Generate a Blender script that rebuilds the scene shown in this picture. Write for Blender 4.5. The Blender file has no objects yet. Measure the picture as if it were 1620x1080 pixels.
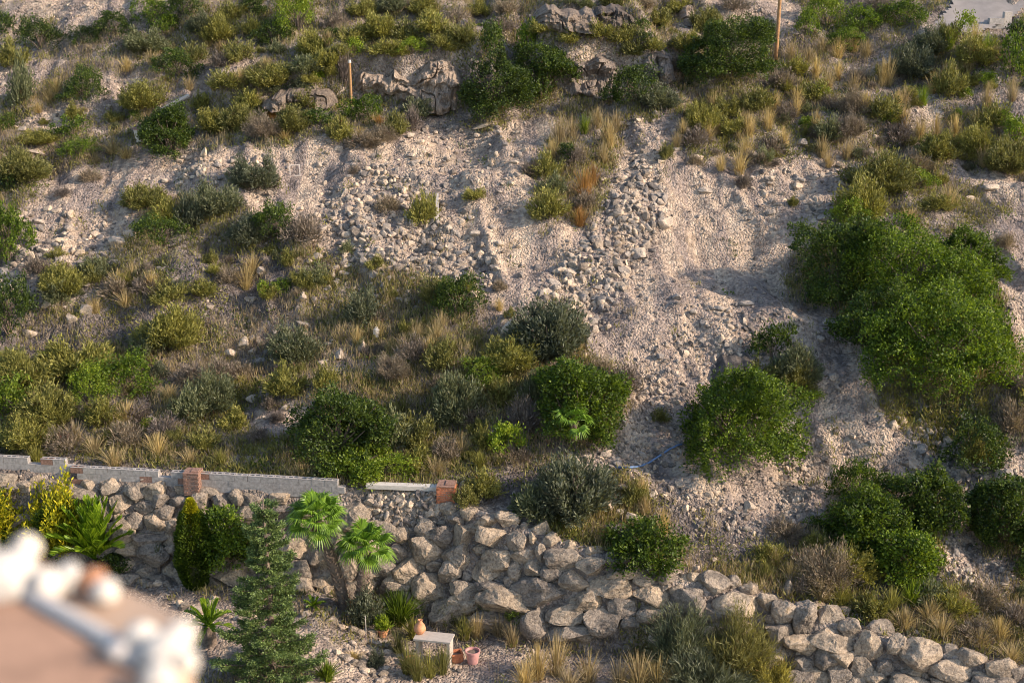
import bpy, bmesh, math, random
import numpy as np
from mathutils import Vector, Matrix

# ------------------------------------------------------------------ camera, sky, sun, exposure
SC = bpy.context.scene
CAMZ, PITCH, FPX = 20.0, math.radians(17.0), 2250.0
cam_d = bpy.data.cameras.new("camera")
cam = bpy.data.objects.new("camera", cam_d); SC.collection.objects.link(cam)
cam.location = (0, 0, CAMZ); cam.rotation_euler = (math.radians(90) - PITCH, 0, 0)
cam_d.lens = 50; cam_d.sensor_width = 36; cam_d.clip_end = 3000; cam_d.clip_start = 0.05
cam_d.dof.use_dof = True; cam_d.dof.focus_distance = 47.0; cam_d.dof.aperture_fstop = 1.9
SC.camera = cam
SUN = Vector((0.86, -0.24, 0.46)).normalized()
w = bpy.data.worlds.new("World"); SC.world = w; w.use_nodes = True
nt = w.node_tree; bg = nt.nodes["Background"]
sky = nt.nodes.new("ShaderNodeTexSky"); sky.sky_type = 'NISHITA'; sky.sun_disc = False
sky.sun_elevation = math.asin(SUN.z); sky.sun_rotation = math.atan2(SUN.x, SUN.y)
nt.links.new(sky.outputs[0], bg.inputs[0]); bg.inputs[1].default_value = 0.15
sl = bpy.data.lights.new("sun", 'SUN'); sl.energy = 3.6; sl.angle = math.radians(1.5); sl.color = (1, 0.83, 0.68)
so = bpy.data.objects.new("sun", sl); SC.collection.objects.link(so)
so.rotation_euler = SUN.to_track_quat('Z', 'Y').to_euler()
SC.view_settings.view_transform = 'Standard'; SC.view_settings.look = 'None'
SC.view_settings.exposure = 1.0; SC.view_settings.gamma = 1
try: SC.cycles.filter_width = 1.0; SC.cycles.max_bounces = 6; SC.cycles.transparent_max_bounces = 4
except Exception: pass

RNG = np.random.default_rng(7)
random.seed(7)
C = SC.collection

# ------------------------------------------------------------------ mesh helpers
def mesh_from(name, V, F=None, quads=None, tris=None, smooth=False):
    me = bpy.data.meshes.new(name)
    V = np.asarray(V, dtype=np.float32)
    loops = []; starts = []; n = 0
    for A, k in ((quads, 4), (tris, 3)):
        if A is None or len(A) == 0: continue
        A = np.asarray(A, dtype=np.int32)
        loops.append(A.ravel()); starts.append(n + np.arange(len(A), dtype=np.int32) * k); n += A.size
    loops = np.concatenate(loops); starts = np.concatenate(starts)
    me.vertices.add(len(V)); me.vertices.foreach_set("co", V.ravel())
    me.loops.add(len(loops)); me.loops.foreach_set("vertex_index", loops)
    me.polygons.add(len(starts)); me.polygons.foreach_set("loop_start", starts)
    me.update(calc_edges=True)
    me.polygons.foreach_set("use_smooth", np.full(len(starts), bool(smooth)))
    me.validate(verbose=False)
    return me

class Geo:
    """collects pieces of one mesh"""
    def __init__(s): s.V = []; s.Q = []; s.T = []; s.n = 0
    def add(s, V, Q=None, T=None):
        V = np.asarray(V, float).reshape(-1, 3)
        if Q is not None and len(Q): s.Q.append(np.asarray(Q) + s.n)
        if T is not None and len(T): s.T.append(np.asarray(T) + s.n)
        s.V.append(V); s.n += len(V)
    def mesh(s, name, smooth=False):
        return mesh_from(name, np.concatenate(s.V), quads=np.concatenate(s.Q) if s.Q else None,
                         tris=np.concatenate(s.T) if s.T else None, smooth=smooth)

def link(name, me, mat, parent=None, loc=None):
    if mat is not None and len(me.materials) == 0: me.materials.append(mat)
    o = bpy.data.objects.new(name, me); C.objects.link(o)
    if parent is not None: o.parent = parent
    if loc is not None: o.location = loc
    return o
def empty(name, loc=(0, 0, 0), rz=0.0):
    o = bpy.data.objects.new(name, None); C.objects.link(o); o.location = loc; o.rotation_euler = (0, 0, rz); o.empty_display_size = 0.2
    return o
def tag(o, label=None, cat=None, group=None, kind=None):
    if label: o["label"] = label
    if cat: o["category"] = cat
    if group: o["group"] = group
    if kind: o["kind"] = kind
    return o

def ico(sub):
    bm = bmesh.new(); bmesh.ops.create_icosphere(bm, subdivisions=sub, radius=1.0)
    bm.verts.ensure_lookup_table()
    V = np.array([v.co[:] for v in bm.verts]); T = np.array([[v.index for v in f.verts] for f in bm.faces]); bm.free()
    return V, T
ICO = {k: ico(k) for k in (1, 2, 3, 4, 5, 6)}

def box(g, c, s, rz=0.0, rot=None):
    sx, sy, sz = s[0] / 2, s[1] / 2, s[2] / 2
    V = np.array([[x * sx, y * sy, z * sz] for z in (-1, 1) for y in (-1, 1) for x in (-1, 1)], float)
    if rot is not None: V = V @ np.array(rot).T
    if rz:
        c_, s_ = math.cos(rz), math.sin(rz); V = V @ np.array([[c_, s_, 0], [-s_, c_, 0], [0, 0, 1]])
    g.add(V + np.array(c), [[0, 2, 3, 1], [4, 5, 7, 6], [0, 1, 5, 4], [2, 6, 7, 3], [0, 4, 6, 2], [1, 3, 7, 5]])

def tube(g, pts, rad, n=8, cap=True):
    pts = np.asarray(pts, float); m = len(pts); rad = np.broadcast_to(np.asarray(rad, float), (m,))
    t = np.gradient(pts, axis=0); t /= np.linalg.norm(t, axis=1, keepdims=True) + 1e-9
    ref = np.where(np.abs(t[:, 2:3]) > 0.9, np.array([[1., 0, 0]]), np.array([[0, 0, 1.]]))
    a = np.cross(t, ref); a /= np.linalg.norm(a, axis=1, keepdims=True) + 1e-9; b = np.cross(t, a)
    th = np.arange(n) / n * 2 * np.pi
    V = pts[:, None] + rad[:, None, None] * (np.cos(th)[None, :, None] * a[:, None] + np.sin(th)[None, :, None] * b[:, None])
    i = np.arange(m - 1)[:, None] * n; j = np.arange(n)[None]; j2 = (j + 1) % n
    Q = np.stack([i + j, i + j2, i + n + j2, i + n + j], -1).reshape(-1, 4)
    V = V.reshape(-1, 3); T = []
    if cap:
        V = np.vstack([V, pts[0], pts[-1]]); k = m * n
        T = [[k, (q + 1) % n, q] for q in range(n)] + [[k + 1, (m - 1) * n + q, (m - 1) * n + (q + 1) % n] for q in range(n)]
    g.add(V, Q, T)

def lathe(g, prof, n=28, c=(0, 0, 0)):
    prof = np.array(prof, float); m = len(prof); th = np.arange(n) / n * 2 * np.pi
    V = np.stack([prof[:, 0:1] * np.cos(th), prof[:, 0:1] * np.sin(th), np.repeat(prof[:, 1:2], n, 1)], -1).reshape(-1, 3) + np.array(c)
    i = np.arange(m - 1)[:, None] * n; j = np.arange(n)[None]; j2 = (j + 1) % n
    g.add(V, np.stack([i + j, i + j2, i + n + j2, i + n + j], -1).reshape(-1, 4))

# ------------------------------------------------------------------ noise
def _h(ix, iy, iz, s):
    n = (ix * 374761393 + iy * 668265263 + iz * 2147483647 + s * 144665) & 0xffffffff
    n = ((n ^ (n >> 13)) * 1274126177) & 0xffffffff
    n = (n ^ (n >> 16)) & 0xffffffff
    return n.astype(np.float64) / 4294967295.0 * 2 - 1
def vnoise(p, s=0):
    p = np.asarray(p, float); i = np.floor(p).astype(np.int64); f = p - i; f = f * f * f * (f * (f * 6 - 15) + 10)
    r = 0
    for dx in (0, 1):
        for dy in (0, 1):
            for dz in (0, 1):
                wgt = (f[..., 0] if dx else 1 - f[..., 0]) * (f[..., 1] if dy else 1 - f[..., 1]) * (f[..., 2] if dz else 1 - f[..., 2])
                r = r + wgt * _h(i[..., 0] + dx, i[..., 1] + dy, i[..., 2] + dz, s)
    return r
def fbm(p, o=4, s=0, g=0.5):
    a = 1; r = 0; p = np.asarray(p, float)
    for k in range(o):
        r = r + a * vnoise(p, s + k); p = p * 2.03 + 5.1; a *= g
    return r
def n2(x, y, sc, o=4, s=0, g=0.5):
    return fbm(np.stack([x / sc, y / sc, np.zeros_like(x) + 0.37], -1), o, s, g)
def sst(a, b, x):
    t = np.clip((x - a) / (b - a), 0, 1); return t * t * (3 - 2 * t)

# ------------------------------------------------------------------ photo directions -> ground
sp, cp = math.sin(PITCH), math.cos(PITCH)
def ray(u, v):
    u = np.asarray(u, float); v = np.asarray(v, float)
    return np.stack([u - 810, FPX * cp + (540 - v) * sp, -FPX * sp + (540 - v) * cp], -1)
def pix(P):
    P = np.asarray(P, float); x, y, z = P[..., 0], P[..., 1], P[..., 2] - CAMZ
    t = np.maximum(y * cp - z * sp, 0.01); up = y * sp + z * cp
    return 810 + FPX * x / t, 540 - FPX * up / t, t

# top line of the boulder wall: x, y, z of its crest, and floor level below it
WL = np.array([(-60, 45, 3.4), (-20.4, 42.4, 3.1), (-16.2, 41.8, 3.05), (-9, 40.9, 3.0), (-2.1, 39.9, 3.0), (0.19, 38.6, 2.5), (3.46, 37.3, 1.9),
               (7.5, 36.3, 1.13), (10.7, 35.2, 0.62), (13.9, 34.2, 0.22), (20, 32.4, -0.3), (60, 22, -1.5)])
FL = np.array([(-60, 0.2), (-5.5, 0.1), (-4.0, -0.35), (-2, -0.55), (3, -0.6), (7, -0.9), (11, -1.5), (20, -2.2), (60, -4)])
def terrain(x, y):
    yw = np.interp(x, WL[:, 0], WL[:, 1]); zt = np.interp(x, WL[:, 0], WL[:, 2]); fl = np.interp(x, FL[:, 0], FL[:, 1])
    yw = yw + 0.12 * n2(x, x * 0, 2.0, 2, 3)
    d = y - yw
    up = np.maximum(d - 0.6, 0)
    rise = 0.32 * np.minimum(up, 7) + 0.43 * np.maximum(up - 7, 0)
    rise = np.where(up > 60, 0.32 * 7 + 0.43 * 53 + 0.12 * (up - 60), rise)
    nz = 0.5 * n2(x, y, 9, 2, 11) + 0.26 * n2(x, y, 3.1, 3, 21) + 0.10 * n2(x, y, 0.9, 3, 31)
    # gullies running down the slope
    gl = 1 - np.abs(n2(x + 0.25 * y, y * 0.25, 2.2, 2, 41)); nz = nz + 0.40 * (gl - 0.7)
    g2 = 1 - np.abs(n2(x + 0.1 * y, y * 0.16, 0.8, 2, 47)); nz = nz + 0.12 * (g2 - 0.7)
    ledge = 0.5 * sst(-0.3, 0.4, n2(x + 0.3 * y, y * 2.6, 8.5, 2, 51))      # small terraces
    amp = sst(0.5, 4, up)
    hill = zt - 0.05 + rise + amp * (nz + ledge) + 0.05 * n2(x, y, 0.6, 2, 61)
    # benches cut into the slope: striped cliff, pale cliff, grey outcrop
    for cx, cy, hw, hh in ((-4.4, 63.3, 3.4, 1.9), (3.6, 63.6, 2.0, 1.9), (6.8, 64.6, 1.2, 1.0), (3.0, 68.6, 3.0, 1.1), (10.6, 70.0, 1.2, 0.9), (-10.8, 62.6, 1.8, 1.0)):
        q = y - cy - 0.25 * np.sin(x * 1.7)
        hill = hill + hh * sst(0, 0.5, q) * (1 - sst(1.0, 7.0, q)) * (1 - sst(hw, hw + 1.3, np.abs(x - cx)))
    # right hand gully and the mound under the big tree
    hill = hill + 0.4 * np.exp(-(((x - 13.5) / 4.5) ** 2 + ((y - 50) / 5) ** 2))
    floor = fl + 0.06 * n2(x, y, 1.7, 3, 71) + 0.02 * n2(x, y, 0.4, 2, 75)
    bt = np.clip(0.42 * (zt - fl), 0.5, 1.6)            # batter of the wall
    k = np.clip((d + bt) / bt, 0, 1)
    z = np.where(d >= 0, hill, floor * (1 - k) + (zt - 0.05) * k)
    return np.where(y < 20, floor, z)

def axis(dense0, dense1, step, lo, hi, grow=1.16):
    a = list(np.arange(dense0, dense1 + 1e-6, step)); s = step; v = a[-1]
    while v < hi: s *= grow; v += s; a.append(v)
    s = step; v = dense0; b = []
    while v > lo: s *= grow; v -= s; b.append(v)
    return np.array(b[::-1] + a)
XS = axis(-28, 28, 0.10, -420, 420); YS = axis(32.5, 80, 0.10, -120, 700)
GX, GY = np.meshgrid(XS, YS)
HZ = terrain(GX, GY)
def H(x, y):
    x = np.asarray(x, float); y = np.asarray(y, float)
    i = np.clip(np.searchsorted(XS, x) - 1, 0, len(XS) - 2); j = np.clip(np.searchsorted(YS, y) - 1, 0, len(YS) - 2)
    fx = np.clip((x - XS[i]) / (XS[i + 1] - XS[i]), 0, 1); fy = np.clip((y - YS[j]) / (YS[j + 1] - YS[j]), 0, 1)
    return (HZ[j, i] * (1 - fx) + HZ[j, i + 1] * fx) * (1 - fy) + (HZ[j + 1, i] * (1 - fx) + HZ[j + 1, i + 1] * fx) * fy
def ground(u, v):
    """points of the ground seen in direction (u, v)"""
    D = ray(np.atleast_1d(u), np.atleast_1d(v)); out = np.zeros_like(D); yy = np.arange(30, 112, 0.12)
    for a in range(0, len(D), 4000):
        d = D[a:a + 4000]; k = d[:, 0] / d[:, 1]; m = d[:, 2] / d[:, 1]
        X = k[:, None] * yy; Z = CAMZ + m[:, None] * yy; below = Z < H(X, np.broadcast_to(yy, X.shape))
        i = np.argmax(below, 1); i = np.where(below.any(1), i, len(yy) - 1); i = np.maximum(i, 1)
        lo = yy[i - 1].copy(); hi = yy[i].copy()
        for _ in range(8):
            mid = (lo + hi) / 2; b = (CAMZ + m * mid) < H(k * mid, mid); hi = np.where(b, mid, hi); lo = np.where(b, lo, mid)
        y = (lo + hi) / 2; out[a:a + 4000] = np.stack([k * y, y, H(k * y, y)], -1)
    return out
def g1(u, v): return ground([u], [v])[0]
def inpoly(u, v, poly):
    u = np.asarray(u, float); v = np.asarray(v, float); r = np.zeros(u.shape, bool); n = len(poly)
    for i in range(n):
        x1, y1 = poly[i]; x2, y2 = poly[(i + 1) % n]
        if y1 == y2: continue
        c = ((y1 > v) != (y2 > v)) & (u < (x2 - x1) * (v - y1) / (y2 - y1) + x1); r ^= c
    return r

# ------------------------------------------------------------------ zones of the ground (as seen)
PALE = [
 [(-300,-100),(330,-100),(300,-5),(262,8),(205,22),(150,45),(105,52),(60,42),(30,60),(-300,90)],
 [(-60,110),(60,85),(95,100),(60,130),(10,160),(-60,180)],
 [(150,125),(240,115),(250,130),(180,165),(110,200),(60,215),(10,220),(60,180),(120,160)],
 [(250,150),(330,110),(400,65),(440,80),(360,130),(300,175),(250,190)],
 [(20,345),(60,300),(120,265),(200,245),(300,228),(440,228),(540,212),(640,198),(700,190),(730,205),(800,195),(870,185),(868,250),(852,300),(850,350),
  (940,355),(962,280),(1000,200),(1060,180),(1085,250),(1160,275),(1270,290),(1335,345),(1255,410),(1240,470),(1330,500),(1370,560),(1390,650),(1450,700),(1560,745),
  (1500,770),(1400,760),(1330,765),(1305,830),(1250,880),(1180,850),(1080,800),(1010,760),(900,755),(890,735),(960,700),(1005,650),(990,590),(925,560),(920,500),
  (800,530),(770,490),(705,450),(620,435),(540,430),(500,400),(470,360),(400,335),(340,300),(250,320),(190,390),(140,430),(60,460),(-80,490),(-80,440),(30,410)],
 [(1545,380),(1640,290),(1760,300),(1760,620),(1610,560),(1580,480)],
 [(1500,160),(1640,130),(1740,150),(1740,230),(1600,210)],
 [(1435,140),(1470,155),(1500,210),(1550,260),(1620,290),(1720,330),(1700,360),(1590,320),(1510,290),(1470,230),(1430,160)],
 [(1080,-40),(1260,-40),(1260,60),(1180,45),(1120,30)],
 [(870,75),(985,75),(985,140),(900,140)], [(1010,90),(1070,90),(1060,120),(1010,115)],
 [(1100,260),(1330,240),(1400,290),(1330,330),(1180,300)],
 [(370,640),(520,640),(480,690),(400,690)],
 [(1480,690),(1640,720),(1760,700),(1760,790),(1520,780)],
 [(1500,780),(1560,780),(1560,870),(1625,890),(1620,945),(1500,935),(1485,880)],
 [(560,1020),(1000,1040),(1000,1140),(500,1140),(500,1040)],
 [(200,960),(420,960),(520,1010),(520,1060),(200,1060)],
]
DARKG = [[(-100,560),(60,505),(280,480),(420,470),(480,500),(300,520),(120,575),(-100,620)], [(250,400),(440,400),(520,440),(450,480),(300,470)],
         [(730,735),(900,740),(900,790),(760,790)], [(1000,760),(1130,800),(1220,870),(1180,900),(1080,860),(1010,810)]]
def soft(polys, u, v):
    du = 14 * vnoise(np.stack([u / 30, v / 30, u * 0 + 1.5], -1), 5) + 8 * vnoise(np.stack([u / 11, v / 11, u * 0 + 2.5], -1), 6)
    dv = 12 * vnoise(np.stack([u / 30, v / 30, u * 0 + 7.5], -1), 8) + 7 * vnoise(np.stack([u / 11, v / 11, u * 0 + 9.5], -1), 9)
    r = 0
    for ox, oy in ((0, 0), (9, 3), (-9, -3), (3, 8), (-3, -8)):
        m = np.zeros(u.shape, bool)
        for p in polys: m |= inpoly(u + du + ox, v + dv + oy, p)
        r = r + m / 5.0
    return r

# ------------------------------------------------------------------ materials
def new_mat(name, rough=0.9, spec=0.2):
    m = bpy.data.materials.new(name); m.use_nodes = True; n = m.node_tree; b = n.nodes["Principled BSDF"]
    b.inputs["Roughness"].default_value = rough
    b.inputs["Specular IOR Level"].default_value = spec
    return m, n, b
def N(n, t, **k):
    x = n.nodes.new(t)
    for a, v in k.items():
        if a.startswith("i_"): x.inputs[a[2:].replace("_", " ")].default_value = v
        else: setattr(x, a, v)
    return x
def ramp(n, fac, stops):
    r = n.nodes.new("ShaderNodeValToRGB"); e = r.color_ramp.elements
    while len(e) < len(stops): e.new(0.5)
    for q, (p, c) in zip(e, stops): q.position = p; q.color = (*c, 1)
    n.links.new(fac, r.inputs[0]); return r.outputs[0]
def mixc(n, f, a, b, mode='MIX'):
    m = n.nodes.new("ShaderNodeMix"); m.data_type = 'RGBA'; m.blend_type = mode
    for s, v in ((m.inputs[0], f), (m.inputs[6], a), (m.inputs[7], b)):
        if hasattr(v, "default_value") or hasattr(v, "links"): n.links.new(v, s)
        else: s.default_value = v if not isinstance(v, tuple) else (*v, 1)
    return m.outputs[2]
def noise(n, vec, scale, detail=4, rough=0.6):
    x = n.nodes.new("ShaderNodeTexNoise"); x.inputs["Scale"].default_value = scale; x.inputs["Detail"].default_value = detail
    x.inputs["Roughness"].default_value = rough; n.links.new(vec, x.inputs["Vector"]); return x.outputs["Fac"]
def bump(n, b, hgt, strength, dist):
    x = n.nodes.new("ShaderNodeBump"); x.inputs["Strength"].default_value = strength; x.inputs["Distance"].default_value = dist
    n.links.new(hgt, x.inputs["Height"]); n.links.new(x.outputs[0], b.inputs["Normal"]); return x

def mat_ground():
    m, n, b = new_mat("hillside_ground", 0.95, 0.1)
    pos = N(n, "ShaderNodeNewGeometry").outputs["Position"]
    pale = N(n, "ShaderNodeAttribute", attribute_name="pale").outputs["Fac"]
    dark = N(n, "ShaderNodeAttribute", attribute_name="darkg").outputs["Fac"]
    nb = noise(n, pos, 0.9, 5, 0.7); nf = noise(n, pos, 9, 4, 0.75)
    soil = ramp(n, nb, [(0.34, (0.14, 0.115, 0.098)), (0.5, (0.25, 0.205, 0.17)), (0.62, (0.40, 0.33, 0.27))])
    mp = N(n, "ShaderNodeMapping"); mp.inputs["Scale"].default_value = (1.0, 0.16, 0.16); mp.inputs["Rotation"].default_value = (0, 0, 0.12); n.links.new(pos, mp.inputs[0])
    ns = noise(n, mp.outputs[0], 1.3, 5, 0.65)
    dust = ramp(n, ns, [(0.34, (0.20, 0.165, 0.145)), (0.46, (0.30, 0.24, 0.20)), (0.56, (0.43, 0.335, 0.25)), (0.70, (0.47, 0.38, 0.29))])
    drk = ramp(n, nf, [(0.35, (0.10, 0.085, 0.078)), (0.65, (0.19, 0.16, 0.142))])
    vor = N(n, "ShaderNodeTexVoronoi", feature='F1'); vor.inputs["Scale"].default_value = 9; vor.inputs["Randomness"].default_value = 1
    n.links.new(pos, vor.inputs["Vector"])
    sep = N(n, "ShaderNodeSeparateColor"); n.links.new(vor.outputs["Color"], sep.inputs[0])
    grit = ramp(n, sep.outputs[0], [(0.0, (0.55, 0.52, 0.50)), (0.5, (0.95, 0.93, 0.9)), (1.0, (1.35, 1.32, 1.28))])
    pn = n.nodes.new("ShaderNodeMath"); pn.operation = 'MULTIPLY_ADD'; n.links.new(nf, pn.inputs[0]); pn.inputs[1].default_value = 1.0; pn.inputs[2].default_value = -0.5
    pa = n.nodes.new("ShaderNodeMath"); pa.operation = 'ADD'; n.links.new(pale, pa.inputs[0]); n.links.new(pn.outputs[0], pa.inputs[1])
    pc = N(n, "ShaderNodeMapRange", interpolation_type='SMOOTHSTEP'); pc.inputs[1].default_value = 0.25; pc.inputs[2].default_value = 0.75; n.links.new(pa.outputs[0], pc.inputs[0])
    c = mixc(n, pc.outputs[0], soil, dust); c = mixc(n, dark, c, drk)
    c = mixc(n, 0.8, c, grit, 'MULTIPLY')
    n.links.new(c, b.inputs["Base Color"])
    v2 = N(n, "ShaderNodeTexVoronoi", feature='F1'); v2.inputs["Scale"].default_value = 14; n.links.new(pos, v2.inputs["Vector"])
    ad = N(n, "ShaderNodeMath", operation='ADD'); n.links.new(vor.outputs["Distance"], ad.inputs[0]); n.links.new(v2.outputs["Distance"], ad.inputs[1])
    a3 = N(n, "ShaderNodeMath", operation='SUBTRACT'); n.links.new(nf, a3.inputs[0]); n.links.new(ad.outputs[0], a3.inputs[1])
    bump(n, b, a3.outputs[0], 0.9, 0.07)
    return m
def mat_rock(name, cols, scale=1.6, bs=0.6, bd=0.06, strata=False):
    m, n, b = new_mat(name, 0.9, 0.15)
    tc = N(n, "ShaderNodeTexCoord"); oi = N(n, "ShaderNodeObjectInfo")
    geo = N(n, "ShaderNodeNewGeometry")
    vec = geo.outputs["Position"]
    if strata:
        mp = N(n, "ShaderNodeMapping"); mp.inputs["Scale"].default_value = (1.8, 1.8, 0.5); n.links.new(vec, mp.inputs[0]); vec = mp.outputs[0]
    nb = noise(n, vec, scale, 6, 0.7); nf = noise(n, vec, scale * 7, 5, 0.75)
    c = ramp(n, nb, [(0.30, cols[0]), (0.47, cols[1]), (0.62, cols[2]), (0.75, cols[3])])
    isl = ramp(n, geo.outputs["Random Per Island"], [(0, (0.36, 0.355, 0.36)), (0.5, (0.86, 0.84, 0.81)), (1, (1.35, 1.28, 1.17))])
    obr = ramp(n, oi.outputs["Random"], [(0, (0.72, 0.73, 0.76)), (0.5, (1, 0.98, 0.95)), (1, (1.2, 1.13, 1.02))])
    sp_ = ramp(n, nf, [(0.38, (0.42, 0.40, 0.37)), (0.52, (1, 1, 1)), (0.70, (1.3, 1.28, 1.22))])
    c = mixc(n, 0.9, c, isl, 'MULTIPLY'); c = mixc(n, 1.0, c, obr, 'MULTIPLY'); c = mixc(n, 0.7, c, sp_, 'MULTIPLY')
    n.links.new(c, b.inputs["Base Color"])
    ad = N(n, "ShaderNodeMath", operation='MULTIPLY_ADD'); n.links.new(nb, ad.inputs[0]); ad.inputs[1].default_value = 2.0; n.links.new(nf, ad.inputs[2])
    bump(n, b, ad.outputs[0], bs, bd)
    return m
def mat_leaf(name, cols, trans=0.40, rough=0.55, objvar=0.25):
    m, n, b = new_mat(name, rough, 0.35)
    geo = N(n, "ShaderNodeNewGeometry"); oi = N(n, "ShaderNodeObjectInfo")
    big = noise(n, geo.outputs["Position"], 3.0, 3, 0.6)
    f = N(n, "ShaderNodeMath", operation='MULTIPLY_ADD'); n.links.new(geo.outputs["Random Per Island"], f.inputs[0]); f.inputs[1].default_value = 0.65
    f2 = N(n, "ShaderNodeMath", operation='MULTIPLY_ADD'); n.links.new(big, f2.inputs[0]); f2.inputs[1].default_value = 1.5; f2.inputs[2].default_value = -0.56
    n.links.new(f2.outputs[0], f.inputs[2])
    c = ramp(n, f.outputs[0], [(-0.0, (cols[0][0] * 1.6 + 0.05, cols[0][1] * 0.8 + 0.03, cols[0][2] + 0.015)), (0.07, cols[0]), (0.45, cols[1]), (0.88, cols[2])])
    ob = ramp(n, oi.outputs["Random"], [(0, (1 - objvar, 1 - objvar, 1 - objvar * 0.6)), (1, (1 + objvar, 1 + objvar * 0.8, 1))])
    c = mixc(n, 1.0, c, ob, 'MULTIPLY')
    n.links.new(c, b.inputs["Base Color"])
    tr = N(n, "ShaderNodeBsdfTranslucent"); tc = mixc(n, 1.0, c, (1.25, 1.2, 0.6), 'MULTIPLY'); n.links.new(tc, tr.inputs[0])
    ms = N(n, "ShaderNodeMixShader"); ms.inputs[0].default_value = trans
    out = n.nodes["Material Output"]; n.links.new(b.outputs[0], ms.inputs[1]); n.links.new(tr.outputs[0], ms.inputs[2]); n.links.new(ms.outputs[0], out.inputs[0])
    return m
def mat_plain(name, col, var=0.15, scale=6, rough=0.85, bs=0.3, bd=0.01, col2=None):
    m, n, b = new_mat(name, rough, 0.25)
    pos = N(n, "ShaderNodeNewGeometry").outputs["Position"]
    nb = noise(n, pos, scale, 5, 0.7)
    lo = tuple(c * (1 - var * 1.6) for c in col) if col2 is None else col2; hi = tuple(c * (1 + var) for c in col)
    c = ramp(n, nb, [(0.33, lo), (0.62, hi)]); n.links.new(c, b.inputs["Base Color"]); bump(n, b, nb, bs, bd)
    return m

M = {}
M['ground'] = mat_ground()
M['boulder'] = mat_rock("limestone_boulder", [(0.12, 0.108, 0.10), (0.28, 0.245, 0.21), (0.43, 0.365, 0.30), (0.47, 0.35, 0.22)], 1.9, 1.0, 0.10)
M['stone'] = mat_rock("loose_stone", [(0.23, 0.205, 0.185), (0.35, 0.30, 0.255), (0.45, 0.38, 0.315), (0.52, 0.44, 0.36)], 3.0, 0.5, 0.03)
M['greystone'] = mat_rock("grey_stone", [(0.17, 0.16, 0.155), (0.29, 0.26, 0.235), (0.42, 0.365, 0.31), (0.52, 0.45, 0.37)], 3.0, 0.5, 0.03)
M['cliff'] = mat_rock("cliff_rock", [(0.15, 0.13, 0.125), (0.30, 0.255, 0.225), (0.42, 0.355, 0.305), (0.52, 0.44, 0.37)], 1.6, 1.0, 0.2, True)
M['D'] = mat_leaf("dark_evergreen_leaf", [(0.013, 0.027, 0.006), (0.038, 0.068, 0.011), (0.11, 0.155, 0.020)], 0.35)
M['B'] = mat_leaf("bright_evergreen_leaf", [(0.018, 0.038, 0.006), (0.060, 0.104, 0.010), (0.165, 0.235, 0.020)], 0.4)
M['Y'] = mat_leaf("yellow_green_leaf", [(0.05, 0.085, 0.008), (0.13, 0.20, 0.015), (0.27, 0.33, 0.03)], 0.35)
M['O'] = mat_leaf("olive_leaf", [(0.070, 0.070, 0.018), (0.165, 0.165, 0.042), (0.29, 0.275, 0.08)], 0.3)
M['G'] = mat_leaf("grey_green_leaf", [(0.055, 0.064, 0.036), (0.115, 0.130, 0.072), (0.20, 0.215, 0.12)], 0.3)
M['R'] = mat_leaf("dry_brown_twig", [(0.080, 0.064, 0.052), (0.17, 0.138, 0.110), (0.30, 0.245, 0.19)], 0.2)
M['F'] = mat_leaf("yellow_olive_leaf", [(0.095, 0.090, 0.026), (0.21, 0.195, 0.055), (0.36, 0.33, 0.10)], 0.35)
M['S'] = mat_leaf("dry_straw", [(0.19, 0.145, 0.07), (0.36, 0.28, 0.14), (0.54, 0.43, 0.24)], 0.3)
M['A'] = mat_leaf("rust_orange_straw", [(0.13, 0.065, 0.02), (0.28, 0.145, 0.045), (0.42, 0.24, 0.08)], 0.3)
M['W'] = mat_leaf("pale_dead_twig", [(0.20, 0.18, 0.16), (0.34, 0.31, 0.28), (0.48, 0.44, 0.40)], 0.1)
M['bark'] = mat_plain("bark", (0.16, 0.12, 0.09), 0.3, 14, 0.95, 0.8, 0.02)
M['fir'] = mat_leaf("fir_needles", [(0.040, 0.066, 0.022), (0.105, 0.155, 0.045), (0.22, 0.29, 0.085)], 0.25, objvar=0.02)
M['gold'] = mat_leaf("golden_cypress_scales", [(0.10, 0.13, 0.005), (0.30, 0.30, 0.012), (0.62, 0.52, 0.03)], 0.35, objvar=0.05)
M['palm'] = mat_leaf("palm_leaf", [(0.055, 0.11, 0.010), (0.14, 0.25, 0.022), (0.28, 0.42, 0.05)], 0.4, 0.4, 0.03)
M['cycad'] = mat_leaf("date_palm_leaf", [(0.05, 0.10, 0.006), (0.14, 0.24, 0.012), (0.32, 0.42, 0.03)], 0.4, 0.4, 0.02)

# ------------------------------------------------------------------ the ground sheet
ny, nx = HZ.shape
idx = np.arange(nx * ny).reshape(ny, nx)
quads = np.stack([idx[:-1, :-1], idx[:-1, 1:], idx[1:, 1:], idx[1:, :-1]], -1).reshape(-1, 4)
VG = np.stack([GX, GY, HZ], -1).reshape(-1, 3)
U_, V_, T_ = pix(VG)
front = (VG[:, 1] > 28)
Uc = np.clip(U_, -90, 1710); Vc = np.clip(V_, -60, 1140)
palef = np.where(front, soft(PALE, Uc, Vc), 0.6)
darkf = np.where(front, soft(DARKG, Uc, Vc), 0.0)
# small rubble relief in the scree
VG[:, 2] += np.where(front, palef * 0.045 * n2(VG[:, 0], VG[:, 1], 0.32, 2, 91), 0)
HZ = VG[:, 2].reshape(ny, nx)
me = mesh_from("ground", VG, quads=quads, smooth=True)
for nm, arr in (("pale", palef), ("darkg", darkf)):
    at = me.attributes.new(nm, 'FLOAT', 'POINT'); at.data.foreach_set("value", arr.astype(np.float32))
tag(link("ground", me, M['ground']), "stony hillside of pale scree and brown soil", None, None, "structure")
del quads, U_, V_

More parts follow.
